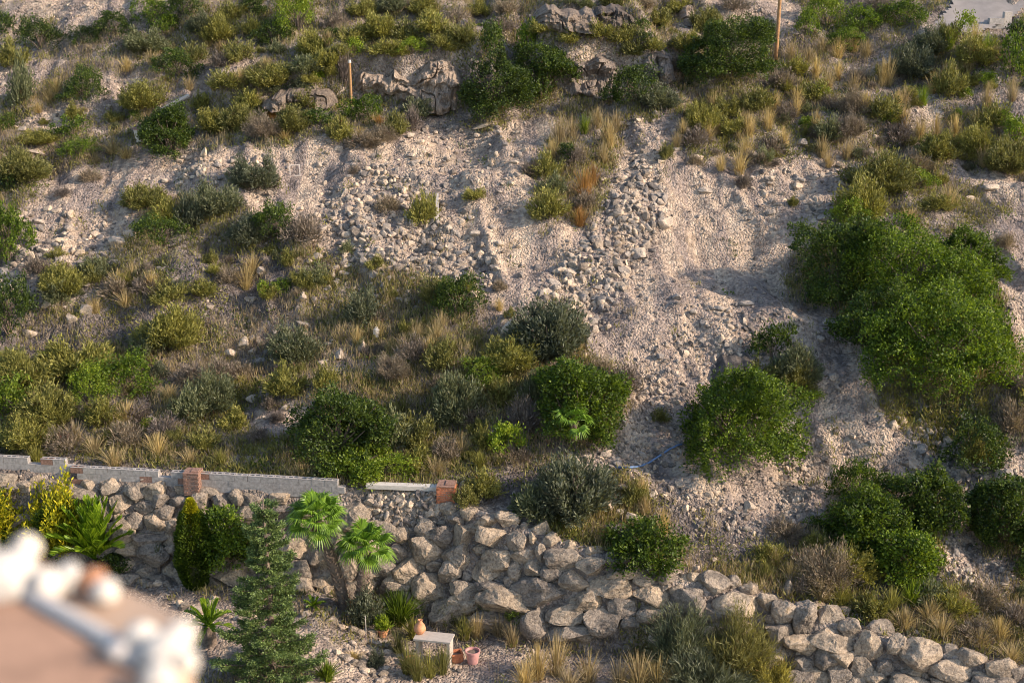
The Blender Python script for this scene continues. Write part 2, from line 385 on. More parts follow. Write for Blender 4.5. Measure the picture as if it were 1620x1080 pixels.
# ------------------------------------------------------------------ labels
LM = {  # landmarks by where they stand in the photo
 "timber pole": (1228, 70), "short pole": (556, 135), "round dark tree": (1150, 100), "red-capped wall stub": (234, 205), "round bush by the wall stub": (268, 225),
 "striped cliff": (635, 130), "pale cliff": (935, 108), "overhanging grey outcrop": (930, 30), "top scree": (130, 15), "concrete track": (1520, 25),
 "twin evergreens below the cliff": (815, 145), "rusty grass patch": (925, 290), "tilted white stone": (1020, 388), "great mastic thicket": (1450, 470),
 "white tube": (596, 527), "square stone group": (440, 530), "dark slab": (1165, 590), "bright cushion bush": (1170, 690), "blue hose": (1025, 725),
 "fan-leaved evergreen": (920, 660), "capped brick pier": (707, 780), "low brick pier": (308, 745), "concrete block wall": (430, 760),
 "black pipes": (60, 530), "pale long stone": (1568, 297), "bushy bank by the wall": (1400, 850), "white bench": (688, 1005), "pale dust patch": (1550, 915),
 "conifer": (425, 930), "dense pair under the short pole": (566, 178), "grey boulder of the low wall": (1450, 1035), "steep pink gully": (1320, 690),
 "yellow tall bush": (470, 30), "evergreen beside the scree": (437, 360), "wall-top evergreen": (1020, 870), "cut bank shrub row": (300, 350),
}
USED = {}
def rel(u, v, skip=0, two=True):
    ds = sorted(LM.items(), key=lambda kv: math.hypot(kv[1][0] - u, (kv[1][1] - v) * 1.2))
    a, (ax, ay) = ds[skip]
    d = math.hypot(ax - u, ay - v); dy = v - ay; dx = u - ax
    near = "close " if d < 50 else ("" if d < 120 else "far ")
    if abs(dy) > abs(dx) * 0.6: pr = "uphill of" if dy < 0 else "downhill of"
    else: pr = "level with"
    if pr == "level with": near = ""
    s = f"{near}{pr} the {a}"
    if two and abs(dx) > 8:
        # name something on the same side to say which way
        c = [(k, p) for k, p in LM.items() if k != a and (p[0] - ax) * dx > 0 and abs(p[0] - ax) > 60 and abs(p[1] - ay) < 1.2 * abs(p[0] - ax)]
        if c:
            k = min(c, key=lambda kp: math.hypot(kp[1][0] - ax, kp[1][1] - ay))[0]
            s += f", towards the {k}"
    return s
def lab(desc, u, v, opts=()):
    n = 0
    for skip in (0, 1, 2, 3, 4):
        for d in (desc,) + tuple(opts):
            for two in (True, False):
                s = d + " " + rel(u, v, skip, two)
                if len(s.replace(",", "").split()) <= 16 and s not in USED:
                    USED[s] = 1; return s, None
    s = desc + " " + rel(u, v, 0, False)
    return s, "lookalikes: " + s
def labset(o, desc, u, v, cat, group, opts=()):
    s, g = lab(desc, u, v, opts)
    tag(o, s, cat, g or group)

# ------------------------------------------------------------------ rocks
def rock_verts(sub, rng, cuts=9, rough=0.10, boxy=0.0):
    V, T = ICO[sub]; V = np.sign(V) * np.abs(V) ** (1 - boxy)
    for _ in range(cuts):
        nrm = rng.normal(size=3); nrm /= np.linalg.norm(nrm); dd = rng.uniform(0.44 + boxy * 0.35, 0.78 + boxy * 0.5)
        e = V @ nrm - dd; V = V - np.where(e > 0, e, 0)[:, None] * nrm * 0.96
    off = rng.uniform(-50, 50, 3)
    nn = V / (np.linalg.norm(V, axis=1, keepdims=True) + 1e-6)
    V = V + nn * (rough * fbm(V * 1.6 + off, 3, 1) + rough * 0.5 * (1 - np.abs(vnoise(V * 4.5 + off, 9)) * 2) + rough * 0.25 * vnoise(V * 11 + off, 19))[:, None]
    V /= np.abs(V).max(0)
    return V, T
def euler(ax, ay, az):
    return np.array(Matrix.Rotation(az, 3, 'Z') @ Matrix.Rotation(ay, 3, 'Y') @ Matrix.Rotation(ax, 3, 'X'))
ROCKV = [rock_verts(3, np.random.default_rng(100 + k), 13, 0.07) for k in range(14)]
ROCKH = [rock_verts(4, np.random.default_rng(300 + k), 10, 0.07, 0.22) for k in range(16)]
R2 = [rock_verts(2, np.random.default_rng(200 + k), 11, 0.05) for k in range(12)]
R1 = [rock_verts(1, np.random.default_rng(400 + k), 7, 0.10) for k in range(14)]

def scatter_rocks(name, P, S, bank, mat, label, rng):
    """many small stones as one object"""
    g = Geo(); n = len(P)
    for k in range(len(bank)):
        sel = np.arange(k, n, len(bank))
        if len(sel) == 0: continue
        V, T = bank[k]; m = len(sel)
        q = rng.normal(size=(m, 4)); q /= np.linalg.norm(q, axis=1, keepdims=True)
        a, b, c, d = q.T
        R = np.stack([1 - 2 * (c * c + d * d), 2 * (b * c - a * d), 2 * (b * d + a * c), 2 * (b * c + a * d), 1 - 2 * (b * b + d * d), 2 * (c * d - a * b),
                      2 * (b * d - a * c), 2 * (c * d + a * b), 1 - 2 * (b * b + c * c)], -1).reshape(m, 3, 3)
        sc = S[sel][:, None] * rng.uniform(0.45, 1.25, (m, 3))
        W = np.einsum('mij,mvj->mvi', R, V[None] * sc[:, None]) + P[sel][:, None]
        g.add(W.reshape(-1, 3), None, (T[None] + np.arange(m)[:, None, None] * len(V)).reshape(-1, 3))
    o = link(name, g.mesh(name), mat); tag(o, label, None, None, "stuff"); return o

def sample_poly(poly, n, rng):
    p = np.array(poly); a = p.min(0); b = p.max(0); out = []
    while sum(len(o) for o in out) < n:
        q = rng.uniform(a, b, (n * 3, 2)); out.append(q[inpoly(q[:, 0], q[:, 1], poly)])
    return np.concatenate(out)[:n]
def area(poly):
    p = np.array(poly); x, y = p.T; return abs(np.dot(x, np.roll(y, 1)) - np.dot(y, np.roll(x, 1))) / 2

# fine rubble over all pale ground, coarse rubble in streams
COARSE = [  # polygon, stones per 1000 px^2, size range in m
 ([(540,290),(600,260),(680,300),(740,380),(790,400),(780,470),(700,450),(620,430),(545,410),(500,370)], 24, (0.07, 0.20)),
 ([(965,290),(1010,255),(1055,300),(1050,360),(1000,420),(960,500),(930,560),(895,520),(850,470),(870,430),(930,380)], 26, (0.07, 0.22)),
 ([(280,250),(340,240),(420,260),(460,300),(400,310),(330,300),(270,290)], 16, (0.07, 0.2)),
 ([(0,370),(60,330),(150,350),(200,380),(150,420),(60,450),(0,480)], 12, (0.08, 0.22)),
 ([(1080,480),(1220,500),(1200,560),(1110,600),(1060,560)], 16, (0.06, 0.16)),
 ([(965,620),(1060,560),(1080,620),(1085,700),(1060,760),(960,760),(930,730),(1000,680)], 22, (0.05, 0.13)),
 ([(1000,760),(1100,770),(1240,820),(1260,880),(1200,860),(1080,820)], 16, (0.05, 0.13)),
 ([(1230,660),(1280,690),(1290,780),(1300,830),(1240,860),(1230,760)], 18, (0.05, 0.13)),
 ([(1380,660),(1560,690),(1640,760),(1540,780),(1440,730)], 14, (0.06, 0.2)),
 ([(1500,780),(1560,780),(1560,880),(1610,895),(1600,935),(1500,930),(1490,890)], 22, (0.05, 0.14)),
 ([(680,190),(740,195),(720,220),(660,220)], 26, (0.06, 0.16)),
 ([(0,0),(260,0),(200,20),(100,48),(0,50)], 14, (0.05, 0.13)),
 ([(540,210),(860,190),(860,300),(700,320),(560,260)], 10, (0.05, 0.15)),
 ([(1000,180),(1080,180),(1080,260),(990,270)], 12, (0.06, 0.16)),
 ([(150,130),(240,118),(180,170),(60,215),(10,210)], 12, (0.06, 0.16)),
 ([(575,772),(690,778),(700,830),(600,830)], 60, (0.08, 0.17)),
 ([(1180,270),(1340,260),(1330,340),(1200,330)], 10, (0.06, 0.18)),
 ([(-80,90),(60,90),(70,130),(0,170),(-80,190)], 14, (0.05, 0.15)),
 ([(380,500),(560,470),(640,520),(560,560),(400,570)], 6, (0.06, 0.16)),
 ([(500,400),(700,430),(760,490),(640,500),(500,450)], 9, (0.07, 0.2)),
 ([(520,1000),(1000,1040),(1000,1120),(500,1120)], 5, (0.03, 0.09)),
]
rng = np.random.default_rng(5)
PP, SS = [], []
for poly, dn, (a, b) in COARSE:
    n = int(area(poly) / 1000 * dn * 2.1); q = sample_poly(poly, n, rng); q = q + rng.normal(size=q.shape) * np.where(rng.random((n, 1)) < 0.45, 16.0, 4.0)
    PP.append(q); SS.append(a * 0.6 + (b * 1.1 - a * 0.6) * rng.random(n) ** 3.8)
q = np.concatenate(PP); S = np.concatenate(SS); P = ground(q[:, 0], q[:, 1]); P[:, 2] += S * 0.05
hf = rng.random(len(P)) < 0.5
scatter_rocks("pale_rubble", P[hf], S[hf], R2, M['stone'], "pale beige rubble mixed into the streams of coarse stones", rng)
P = P[~hf]; S = S[~hf]
scatter_rocks("coarse_rubble", P, S, R2, M['greystone'], "coarse grey and tan rubble lying in streams down the scree", rng)
q = np.stack([rng.uniform(-120, 1740, 70000), rng.uniform(-60, 1130, 70000)], -1)
pf = soft(PALE, np.clip(q[:, 0], -90, 1710), np.clip(q[:, 1], -60, 1140)); cl = 1.5 * fbm(np.stack([q[:, 0] / 17 + q[:, 1] / 90, q[:, 1] / 85, q[:, 0] * 0], -1), 2, 77)
keep = rng.random(len(q)) < np.where(pf > 0.5, np.clip(0.36 + 0.5 * cl, 0.02, 1), 0.12)
TRK = [[(1045,200),(1095,260),(1135,420),(1110,570),(1065,560),(1045,400)], [(790,340),(862,340),(805,485),(762,470)], [(1280,600),(1390,700),(1340,820),(1265,760)], [(1310,480),(1370,560),(1400,660),(1340,620)], [(620,200),(700,200),(680,260),(600,270)]]
trk = soft(TRK, q[:, 0], q[:, 1]); keep &= rng.random(len(q)) > 0.88 * trk
q = q[keep]; S = 0.018 + 0.085 * rng.random(len(q)) ** 4.5; P = ground(q[:, 0], q[:, 1]); P[:, 2] += S * 0.2
scatter_rocks("gravel", P, S, R1, M['stone'], "fine pale gravel and chips strewn over the slope", rng)

# ---- individual stones on the slope
def stone(u, v, wpx, hpx, desc, mat='stone', name="stone", rot=0.0, sink=0.25, hi=False, yaw=None, group="loose stones on the hillside"):
    P = g1(u, v + hpx * 0.3); _, _, t = pix(P); s = t / FPX
    k = int(rng.integers(0, 1000)); V, T = (ROCKH if hi else ROCKV)[k % (16 if hi else 14)]
    A = euler(rng.uniform(0, 6.3), rng.uniform(0, 6.3), rng.uniform(0, 6.3)); V = V @ A.T; V = V / np.abs(V).max(0)
    rx, rz = wpx * s / 2, hpx * s / 2 * 1.02; ry = (rx + rz) / 2
    W = (V * np.array([rx, ry, rz])) @ euler(0, -math.radians(rot), 0).T
    me = mesh_from(name, W, tris=T)
    o = link(name, me, M[mat], None, (P[0], P[1] + ry * 0.3, P[2] + rz * (1 - 2 * sink) * 0.9))
    labset(o, desc, u, v, "stone", group, ("angular " + desc, "weathered " + desc, "flat-topped " + desc))
    return o
STN = [ # u v w h shade rot
 (1020,388,22,13,'white',35),(1052,352,26,26,'tan',0),(1012,402,30,20,'grey',10),(1568,297,34,13,'pale',0),(185,383,40,30,'pale',10),(205,372,22,16,'pale',0),
 (130,448,34,14,'tan',-20),(138,488,22,22,'pale',0),(112,503,24,20,'tan',0),(72,482,18,14,'tan',0),(20,455,22,12,'tan',-10),(30,443,16,12,'pale',0),(45,528,26,14,'tan',-10),
 (385,542,20,22,'pale',0),(410,540,15,12,'pale',0),(366,560,26,18,'tan',-15),(398,556,14,14,'grey',0),(408,572,26,14,'grey',0),(440,527,26,20,'pale',-25),(478,513,22,11,'pale',-5),(478,530,24,20,'pale',0),(462,520,16,12,'tan',0),
 (520,545,22,16,'grey',10),(535,562,18,22,'pale',0),(512,575,20,18,'pale',10),(572,547,22,24,'pale',0),(515,585,14,14,'tan',0),(385,583,30,10,'grey',0),
 (415,428,20,16,'pale',0),(480,470,16,18,'tan',0),(530,425,16,14,'pale',0),(532,447,18,12,'pale',0),(545,432,20,12,'tan',0),(520,455,14,12,'pale',0),(490,413,12,12,'pale',0),
 (398,472,24,10,'tan',0),(330,486,20,8,'tan',0),(552,420,22,10,'tan',0),(445,405,16,10,'tan',0),
 (808,520,30,24,'tan',30),(893,490,14,22,'tan',0),(905,488,12,18,'pale',10),(938,520,18,18,'tan',0),(913,588,20,18,'tan',0),(935,587,18,18,'pale',0),(900,596,16,8,'tan',0),(925,600,16,8,'tan',0),
 (728,400,22,12,'pale',10),(690,400,14,10,'tan',0),(740,395,10,10,'grey',0),(752,370,18,14,'grey',0),(645,475,12,10,'pale',0),(600,470,20,10,'tan',0),(775,412,18,16,'grey',0),
 (865,462,22,12,'tan',0),(900,430,26,12,'pale',0),(925,470,22,14,'grey',0),(945,455,18,12,'pale',0),(880,455,16,12,'grey',0),(905,405,16,10,'pale',0),(950,440,14,12,'tan',0),(930,395,14,12,'grey',0),
 (955,285,14,10,'pale',0),(975,310,16,12,'grey',0),(1000,320,14,12,'tan',0),(985,345,20,14,'grey',0),(1020,330,12,10,'pale',0),(965,345,12,10,'pale',0),(995,360,14,10,'grey',0),
 (1072,470,18,12,'grey',0),(1045,565,14,12,'grey',0),(1298,535,16,14,'grey',0),(1318,595,16,12,'grey',0),(1140,488,24,10,'grey',0),(1180,480,24,12,'grey',0),(1228,520,26,14,'grey',-25),
 (1256,633,10,8,'white',0),(1413,672,20,24,'pale',-20),(1350,690,12,12,'tan',0),(1380,700,14,10,'grey',0),(1440,690,12,8,'white',0),(1460,680,14,12,'pale',0),(1495,705,14,14,'pale',0),(1455,665,16,10,'tan',0),(1448,700,20,10,'pale',10),
 (1407,635,18,10,'tan',0),(1590,655,12,16,'pale',0),(1600,640,18,14,'pale',0),(1545,678,16,10,'tan',0),(1186,800,24,18,'tan',0),(1256,825,12,14,'white',0),(1240,815,12,8,'tan',0),
 (1270,285,14,10,'pale',0),(1262,295,18,14,'tan',0),(1290,280,12,10,'grey',0),(1189,282,10,10,'pale',0),(1175,280,14,8,'tan',0),(1333,290,22,8,'pale',-20),(1300,345,24,14,'pale',-10),(1178,330,12,8,'pale',0),(1220,335,16,10,'tan',0),
 (1385,218,14,12,'pale',0),(1270,226,22,16,'pale',0),(1450,175,10,6,'white',0),(1490,185,14,6,'tan',0),(1597,160,14,8,'pale',0),(1535,315,20,12,'tan',0),(1105,250,18,12,'pale',0),(1115,300,26,10,'grey',0),
 (1037,180,16,12,'pale',0),(985,195,14,10,'tan',0),(1010,190,12,8,'pale',0),(1560,450,10,8,'pale',0),(1557,400,8,8,'white',0),(1590,430,10,8,'tan',0),
 (815,257,22,8,'pale',0),(790,210,14,10,'tan',0),(755,215,12,10,'pale',0),(648,215,18,12,'pale',10),(665,225,14,10,'tan',0),(600,245,12,10,'grey',0),(535,235,16,10,'pale',0),(560,262,14,10,'pale',0),
 (322,242,12,22,'pale',-20),(292,250,14,12,'pale',0),(300,268,14,12,'tan',0),(315,275,10,14,'tan',0),(285,290,14,10,'grey',0),(260,285,12,10,'grey',0),(235,283,6,6,'white',0),(345,262,16,10,'grey',0),(370,250,12,8,'grey',0),
 (100,178,14,14,'pale',0),(75,190,10,8,'tan',0),(35,205,14,12,'pale',0),(50,215,10,8,'pale',0),(268,82,20,14,'pale',0),(285,45,6,6,'white',0),(270,215,10,6,'tan',0),(55,240,30,12,'pale',-10),
 (345,255,12,8,'tan',0),(420,245,14,8,'tan',0),(455,265,10,8,'grey',0),(505,260,14,10,'pale',0),(500,340,16,10,'pale',0),(475,330,14,10,'tan',0),(530,350,16,12,'grey',0),(555,340,14,12,'grey',0),(580,330,14,10,'pale',0),
 (545,385,18,12,'grey',0),(575,380,16,12,'tan',0),(600,395,14,12,'grey',0),(620,370,14,10,'pale',0),(650,385,14,12,'grey',0),(560,305,14,10,'grey',0),(595,300,12,8,'pale',0),(675,290,10,10,'grey',0),(640,310,14,10,'grey',0),
 (700,330,10,8,'pale',0),(745,345,14,10,'tan',0),(780,360,14,10,'grey',0),(790,385,16,14,'tan',0),(820,390,10,8,'pale',0),
 (985,770,20,14,'tan',0),(1010,735,10,8,'pale',0),(912,730,16,18,'pale',-20),(930,722,16,10,'tan',0),(960,718,22,14,'tan',0),(940,745,12,8,'pale',0),
 (560,750,16,18,'grey',0),(733,768,14,18,'tan',0),(728,640,10,6,'tan',0),(390,655,10,8,'pale',0),(420,660,12,8,'pale',0),(450,645,14,10,'pale',0),(400,630,24,14,'grey',0),(470,690,12,6,'tan',0),
 (150,440,10,8,'pale',0),(175,415,16,10,'pale',0),(125,400,20,12,'tan',0),(95,380,22,12,'pale',0),(70,395,16,10,'tan',0),(40,400,18,12,'pale',0),(110,360,18,12,'pale',0),(60,350,20,10,'tan',0),(150,370,18,10,'tan',0),
 (185,415,20,12,'tan',0),(205,435,14,10,'pale',0),(230,430,16,10,'tan',0),(255,425,18,10,'pale',0),(275,440,14,10,'tan',0),(1070,235,14,8,'grey',0),(1045,255,12,8,'pale',0),
 (1520,930,24,14,'tan',-30),(1450,1000,12,10,'grey',0),(1588,925,20,10,'grey',0),(980,810,22,14,'grey',0),(1005,820,34,18,'tan',-20),(960,800,40,20,'tan',-10),(970,835,40,14,'grey',0),(1010,838,34,16,'tan',0),
 (930,800,20,12,'grey',10),(1180,905,16,10,'tan',0),(1130,885,16,10,'tan',0),(1100,900,20,14,'pale',0),(690,160,14,10,'pale',0),(765,198,40,7,'pale',15),(700,178,30,8,'grey',5),
]
SH_ = {'white': ('white', 'stone'), 'pale': ('pale', 'stone'), 'tan': ('tan', 'stone'), 'grey': ('grey', 'greystone')}
for u, v, a, b, sh, rot in STN:
    sz = "big " if a * b > 480 else ("small " if a * b < 150 else "")
    shp = "long " if a > 1.9 * b else ("upright " if b > 1.25 * a else "")
    stone(u, v, a, b, f"{sz}{shp}{SH_[sh][0]} stone", SH_[sh][1], rot=rot)

# ------------------------------------------------------------------ boulders of the retaining wall
WALLP = [(-120,742),(0,748),(140,760),(190,775),(320,790),(540,800),(600,790),(700,790),(760,795),(830,830),(930,865),(1080,905),(1230,945),(1420,1005),(1640,1055),(1760,1090),
         (1760,1170),(1400,1170),(1260,1110),(1200,1060),(1100,1020),(1000,1000),(900,1010),(800,1005),(700,985),(620,950),(540,945),(400,935),(200,925),(100,900),(-120,880)]
BA = [(298,310,105,65),(400,350,120,100),(470,378,120,100),(585,390,100,125),(710,385,140,90),(690,315,110,70),(830,405,115,95),(545,300,90,80),(615,345,90,50),(610,270,80,70),(520,260,110,70),(870,480,120,90),(945,460,50,80),(910,400,35,70),(1057,492,175,105),(955,360,100,95),(862,340,40,40),
(275,380,90,75),(385,440,165,115),(265,470,90,90),(220,540,100,90),(330,540,140,130),(265,610,140,90),(440,530,80,60),(420,640,150,160),(520,560,100,120),(565,480,150,120),(740,495,130,130),(830,550,70,90),(910,545,100,80),(1000,565,95,75),(690,560,130,120),(800,600,60,55),(595,575,60,60),(1108,598,135,95),(1195,527,140,80),(960,640,270,120),(720,620,150,60),(585,655,150,120),(590,700,150,80),(800,695,280,120),(740,770,230,100),(1160,685,160,100),(1280,620,200,95),(1350,560,160,70),(1465,655,160,110),(1335,715,130,100),(1440,585,100,60),(1540,570,80,90),(1530,620,60,50),(1600,640,80,60),(1070,740,180,90),(1245,790,165,110),(935,800,150,130),(1090,830,200,90),(1370,795,80,60),(1480,760,140,80),(1170,860,120,70),(650,650,60,60),(30,530,90,150),(150,560,100,90),(180,500,90,80)]
BB = [(150,615,135,110),(55,585,70,70),(30,650,120,60),(230,620,80,90),(325,640,110,90),(280,715,240,110),(500,645,75,100),(490,745,130,120),(585,775,110,150),(650,720,70,70),(695,775,120,130),(765,745,70,50),(795,820,100,90),(555,895,145,100),(715,880,200,90),(930,840,125,110),(880,900,120,130),(1015,905,95,100),(1130,945,190,140),(1090,1020,130,70),(1280,1020,190,90),(1040,1060,130,60),(760,960,130,110),(860,1000,120,100),(960,1000,90,80),(1420,1060,130,60),(1500,1010,150,110),(1580,1040,100,100),(700,960,130,120),(1230,1080,110,60),(400,700,90,90),(440,790,100,90),(640,1050,120,80),(1340,1090,110,70),(1650,1080,120,90),(560,1000,110,80),(820,1085,120,80)]
BC = [(60,150,90,80),(155,210,75,75),(215,225,60,80),(250,155,110,70),(170,275,80,70),(120,160,80,70),(420,140,80,80),(520,150,140,75),(580,225,110,80),(650,180,110,90),(690,235,90,80),(740,170,120,80),(760,215,110,70),(850,210,110,70),(800,265,120,65),(870,160,70,60),(960,225,95,110),(1060,225,100,105),(1000,180,100,60),(735,325,130,90),(840,330,90,80),(640,310,90,80),(560,300,80,70),(610,450,120,80),(700,400,180,70),(830,450,100,70),(600,520,130,80),(700,560,110,80),(820,540,100,70),(1130,200,80,70),(1340,200,110,60),(1340,270,110,80),(1320,340,90,60),(1200,210,90,70),(1290,400,100,90),(1400,430,140,110),(1430,540,120,90),(1500,480,90,90),(1440,620,150,90),(1560,480,90,120),(1100,560,160,90),(1030,540,90,90),(1520,600,100,80),(950,380,110,80),(1010,450,90,80),(-60,170,110,90),(-50,260,110,90),(30,240,90,80),(1520,330,110,90),(1580,400,100,90),(1440,330,110,90)]
ITEMS = [(540 + a / 3, 720 + b / 3, c / 3, d / 3) for a, b, c, d in BA] + [(1080 + a / 3, 720 + b / 3, c / 3, d / 3) for a, b, c, d in BB] + [(a / 3, 720 + b / 3, c / 3, d / 3) for a, b, c, d in BC]
# gaps between them are packed with smaller stones
gu, gv = np.meshgrid(np.arange(-110, 1750, 4.0), np.arange(735, 1170, 4.0)); inside = inpoly(gu, gv, WALLP); cov = ~inside
for a, b, c, d in ITEMS: cov |= (((gu - a) / (c * 0.5)) ** 2 + ((gv - b) / (d * 0.5)) ** 2) < 1.0
fill = []
rr = np.random.default_rng(12)
SMALLW = [(575, 768), (695, 774), (702, 822), (600, 832)]
ITEMS = [q for q in ITEMS if not inpoly(np.array([q[0]]), np.array([q[1]]), SMALLW)[0]]
cov |= inpoly(gu, gv, SMALLW)
for size in (54, 42, 32, 22):
    free = np.argwhere(~cov); rr.shuffle(free)
    for (i, j) in free[:9000]:
        if cov[i, j]: continue
        u, v = gu[i, j], gv[i, j]; aw = size * rr.uniform(0.9, 1.4); ah = size * rr.uniform(0.7, 1.0)
        test = (((gu - u) / (aw * 0.5)) ** 2 + ((gv - v) / (ah * 0.5)) ** 2) < 1.0
        if (cov & test).sum() > (0.30 if size > 30 else 0.2) * test.sum(): continue
        fill.append((u, v, aw, ah)); cov |= test
for i in range(4):
    for j in range(9): fill.append((582 + j * 14 + rr.uniform(-4, 4) + i * 2, 778 + i * 14 + j * 0.6 + rr.uniform(-3, 3), rr.uniform(15, 21), rr.uniform(12, 17)))
ORD = ["first", "second", "third", "fourth", "fifth", "sixth", "seventh", "eighth", "ninth", "tenth", "eleventh", "twelfth", "thirteenth", "fourteenth", "fifteenth", "sixteenth"]
def boulder(u, v, wpx, hpx, small, k):
    P = g1(u, v); _, _, t = pix(P); s = t / FPX
    V, T = ROCKH[k % 16] if not small else ROCKV[k % 14]
    A = euler(rr.uniform(0, 6.3), rr.uniform(0, 6.3), rr.uniform(0, 6.3)); V = V @ A.T; V = V / np.abs(V).max(0)
    rx, rz = wpx * s / 2 * 1.22, hpx * s / 2 * 1.25; ry = (rx + rz) / 2 * 0.85
    D = P - np.array([0, 0, CAMZ]); D /= np.linalg.norm(D); c = P + D * ry * (rr.uniform(-0.12, 0.14) if not small else 0.40)
    W = (V * np.array([rx, ry, rz])) @ euler(0.0, math.radians(rr.uniform(-8, 8)), 0).T
    nm = "boulder" if not small else "wall_stone"
    o = link(nm, mesh_from(nm, W, tris=T), M['boulder'], None, tuple(c))
    # where it sits: course counted down from the crest, nearest landmark along the wall
    crest = np.interp(u, [-120, 0, 190, 540, 700, 760, 830, 930, 1080, 1230, 1420, 1640], [742, 748, 775, 795, 785, 795, 825, 870, 905, 945, 1000, 1050])
    cr = int(max(0, (v - crest)) // 34)
    course = ["top course", "second course", "third course", "fourth course", "fifth course", "sixth course", "bottom course"][min(cr, 6)]
    shp = "broad" if wpx > 1.5 * hpx else ("tall" if hpx > 1.05 * wpx else ("large" if wpx > 42 else "rounded"))
    LW = {"golden cypress": 100, "low brick pier": 308, "date palm": 155, "column cypress": 310, "conifer": 425, "palm pair": 540, "capped brick pier": 707, "white bench": 690,
          "mid-wall gold patch": 745, "wall-top evergreen": 1020, "hanging olive grass": 1120, "upright crest boulder": 1247, "great grey boulder": 1457, "low wall end": 1620}
    ks = sorted(LW, key=lambda q: abs(LW[q] - u)); noun = "boulder" if not small else "chinking stone"
    for lm in ks[:4]:
        dx = abs(LW[lm] - u); far = "just along from" if dx < 40 else ("a few paces from" if dx < 110 else "well along from")
        side = [q for q in LW if (LW[q] - LW[lm]) * (u - LW[lm]) > 0 and q != lm]; side = min(side, key=lambda q: abs(LW[q] - LW[lm])) if side else None
        lb = f"{shp} {noun} in the {course} {far} the {lm}" + (f" towards the {side}" if side else "")
        if lb not in USED and len(lb.split()) <= 16:
            USED[lb] = 1; tag(o, lb, "boulder" if not small else "stone", "boulders of the dry retaining wall" if not small else "chinking stones of the retaining wall"); return
    lb = f"{shp} {noun} in the {course} near the {ks[0]}"
    tag(o, lb, "boulder" if not small else "stone", "lookalikes: " + lb)
for k, (a, b, c, d) in enumerate(ITEMS): boulder(a, b, c, d, False, k)
for k, (a, b, c, d) in enumerate(fill): boulder(a, b, c, d, c < 34, k)
print("boulders", len(ITEMS), "fill", len(fill))

# ------------------------------------------------------------------ plants
def leaf_mesh(P, D, L, Wd, rng):
    n = len(P); D = D / (np.linalg.norm(D, axis=1, keepdims=True) + 1e-9)
    s = np.cross(D, rng.normal(size=(n, 3))); s /= np.linalg.norm(s, axis=1, keepdims=True) + 1e-9
    L = np.broadcast_to(L, (n,))[:, None]; Wd = np.broadcast_to(Wd, (n,))[:, None]
    V = np.stack([P, P + D * L * 0.45 + s * Wd, P + D * L, P + D * L * 0.45 - s * Wd], 1).reshape(-1, 3)
    return V, np.arange(n * 4).reshape(n, 4)
def lobes(rx, ry, h, n, rng, rmin=0.28, rmax=0.5):
    out = []; m = min(rx, ry, h)
    for k in range(n):
        a = rng.uniform(0, 6.283); e = rng.uniform(0.02, 1.0); r = m * rng.uniform(rmin, rmax); q = math.sqrt(1 - e * e) if e < 1 else 0; f = rng.uniform(0.72, 1.12)
        c = np.array([max(rx - r, 0.1 * rx) * q * math.cos(a), max(ry - r, 0.1 * ry) * q * math.sin(a), max(h - r, 0.2 * h) * e * 0.98 + 0.02]) * f
        out.append((c, r))
        for _ in range(4):                       # smaller sprays standing out of the lobe
            d = rng.normal(size=3); d[2] = abs(d[2]) * 0.9; d += c / (np.linalg.norm(c) + 1e-6) * 0.8; d /= np.linalg.norm(d)
            out.append((c + d * r * rng.uniform(0.8, 1.25), r * rng.uniform(0.25, 0.5)))
    out.append((np.array([0, 0, h * 0.38]), m * 0.5))
    return out
def crown_pts(lb, ncl, per, rng, spread):
    R = np.array([r for _, r in lb]); Cn = np.array([c for c, _ in lb]); k = rng.choice(len(lb), ncl, p=R ** 2 / (R ** 2).sum())
    d = rng.normal(size=(ncl, 3)); d[:, 2] = np.where(d[:, 2] < -0.3, -d[:, 2] * 0.5, d[:, 2]); d /= np.linalg.norm(d, axis=1, keepdims=True)
    rad = R[k] * (0.70 + 0.34 * rng.random(ncl) ** 0.6) * np.where(rng.random(ncl) < 0.12, rng.uniform(1.05, 1.4, ncl), 1.0)
    c = Cn[k] + d * rad[:, None]; ok = c[:, 2] > -0.02
    dist = np.linalg.norm(c[:, None] - Cn[None], axis=2) / R[None]
    ok &= (dist < 0.62).sum(1) == 0
    c = c[ok]; d = d[ok]
    c = np.repeat(c, per, 0); d = np.repeat(d, per, 0)
    P = c + rng.normal(size=c.shape) * spread; return P, d
def dense_crown(rx, ry, h, n, leaf, seed, nl=14, spread=None, rmax=0.5, holes=-0.45):
    rng = np.random.default_rng(seed); lb = lobes(rx, ry, h, nl, rng, 0.26, rmax)
    P, d = crown_pts(lb, n // 8, 8, rng, leaf * 0.9 if spread is None else spread)
    off = rng.uniform(-30, 30, 3); sc = max(rx, h) * 0.45
    hole = fbm(P / sc * 1.6 + off, 2, 4); kp = hole > holes; P = P[kp]; d = d[kp]
    P = P + np.stack([vnoise(P / sc + off + 9 * q) for q in range(3)], -1) * 0.17 * sc / 0.45 * np.array([1, 1, 0.8])
    D = d + rng.normal(size=P.shape) * 0.75 + np.array([0, 0, 0.25])
    V, Q = leaf_mesh(P, D, leaf * rng.uniform(0.8, 1.5, len(P)), leaf * 0.36, rng)
    V[:, 2] = np.maximum(V[:, 2], -0.15); return V, Q
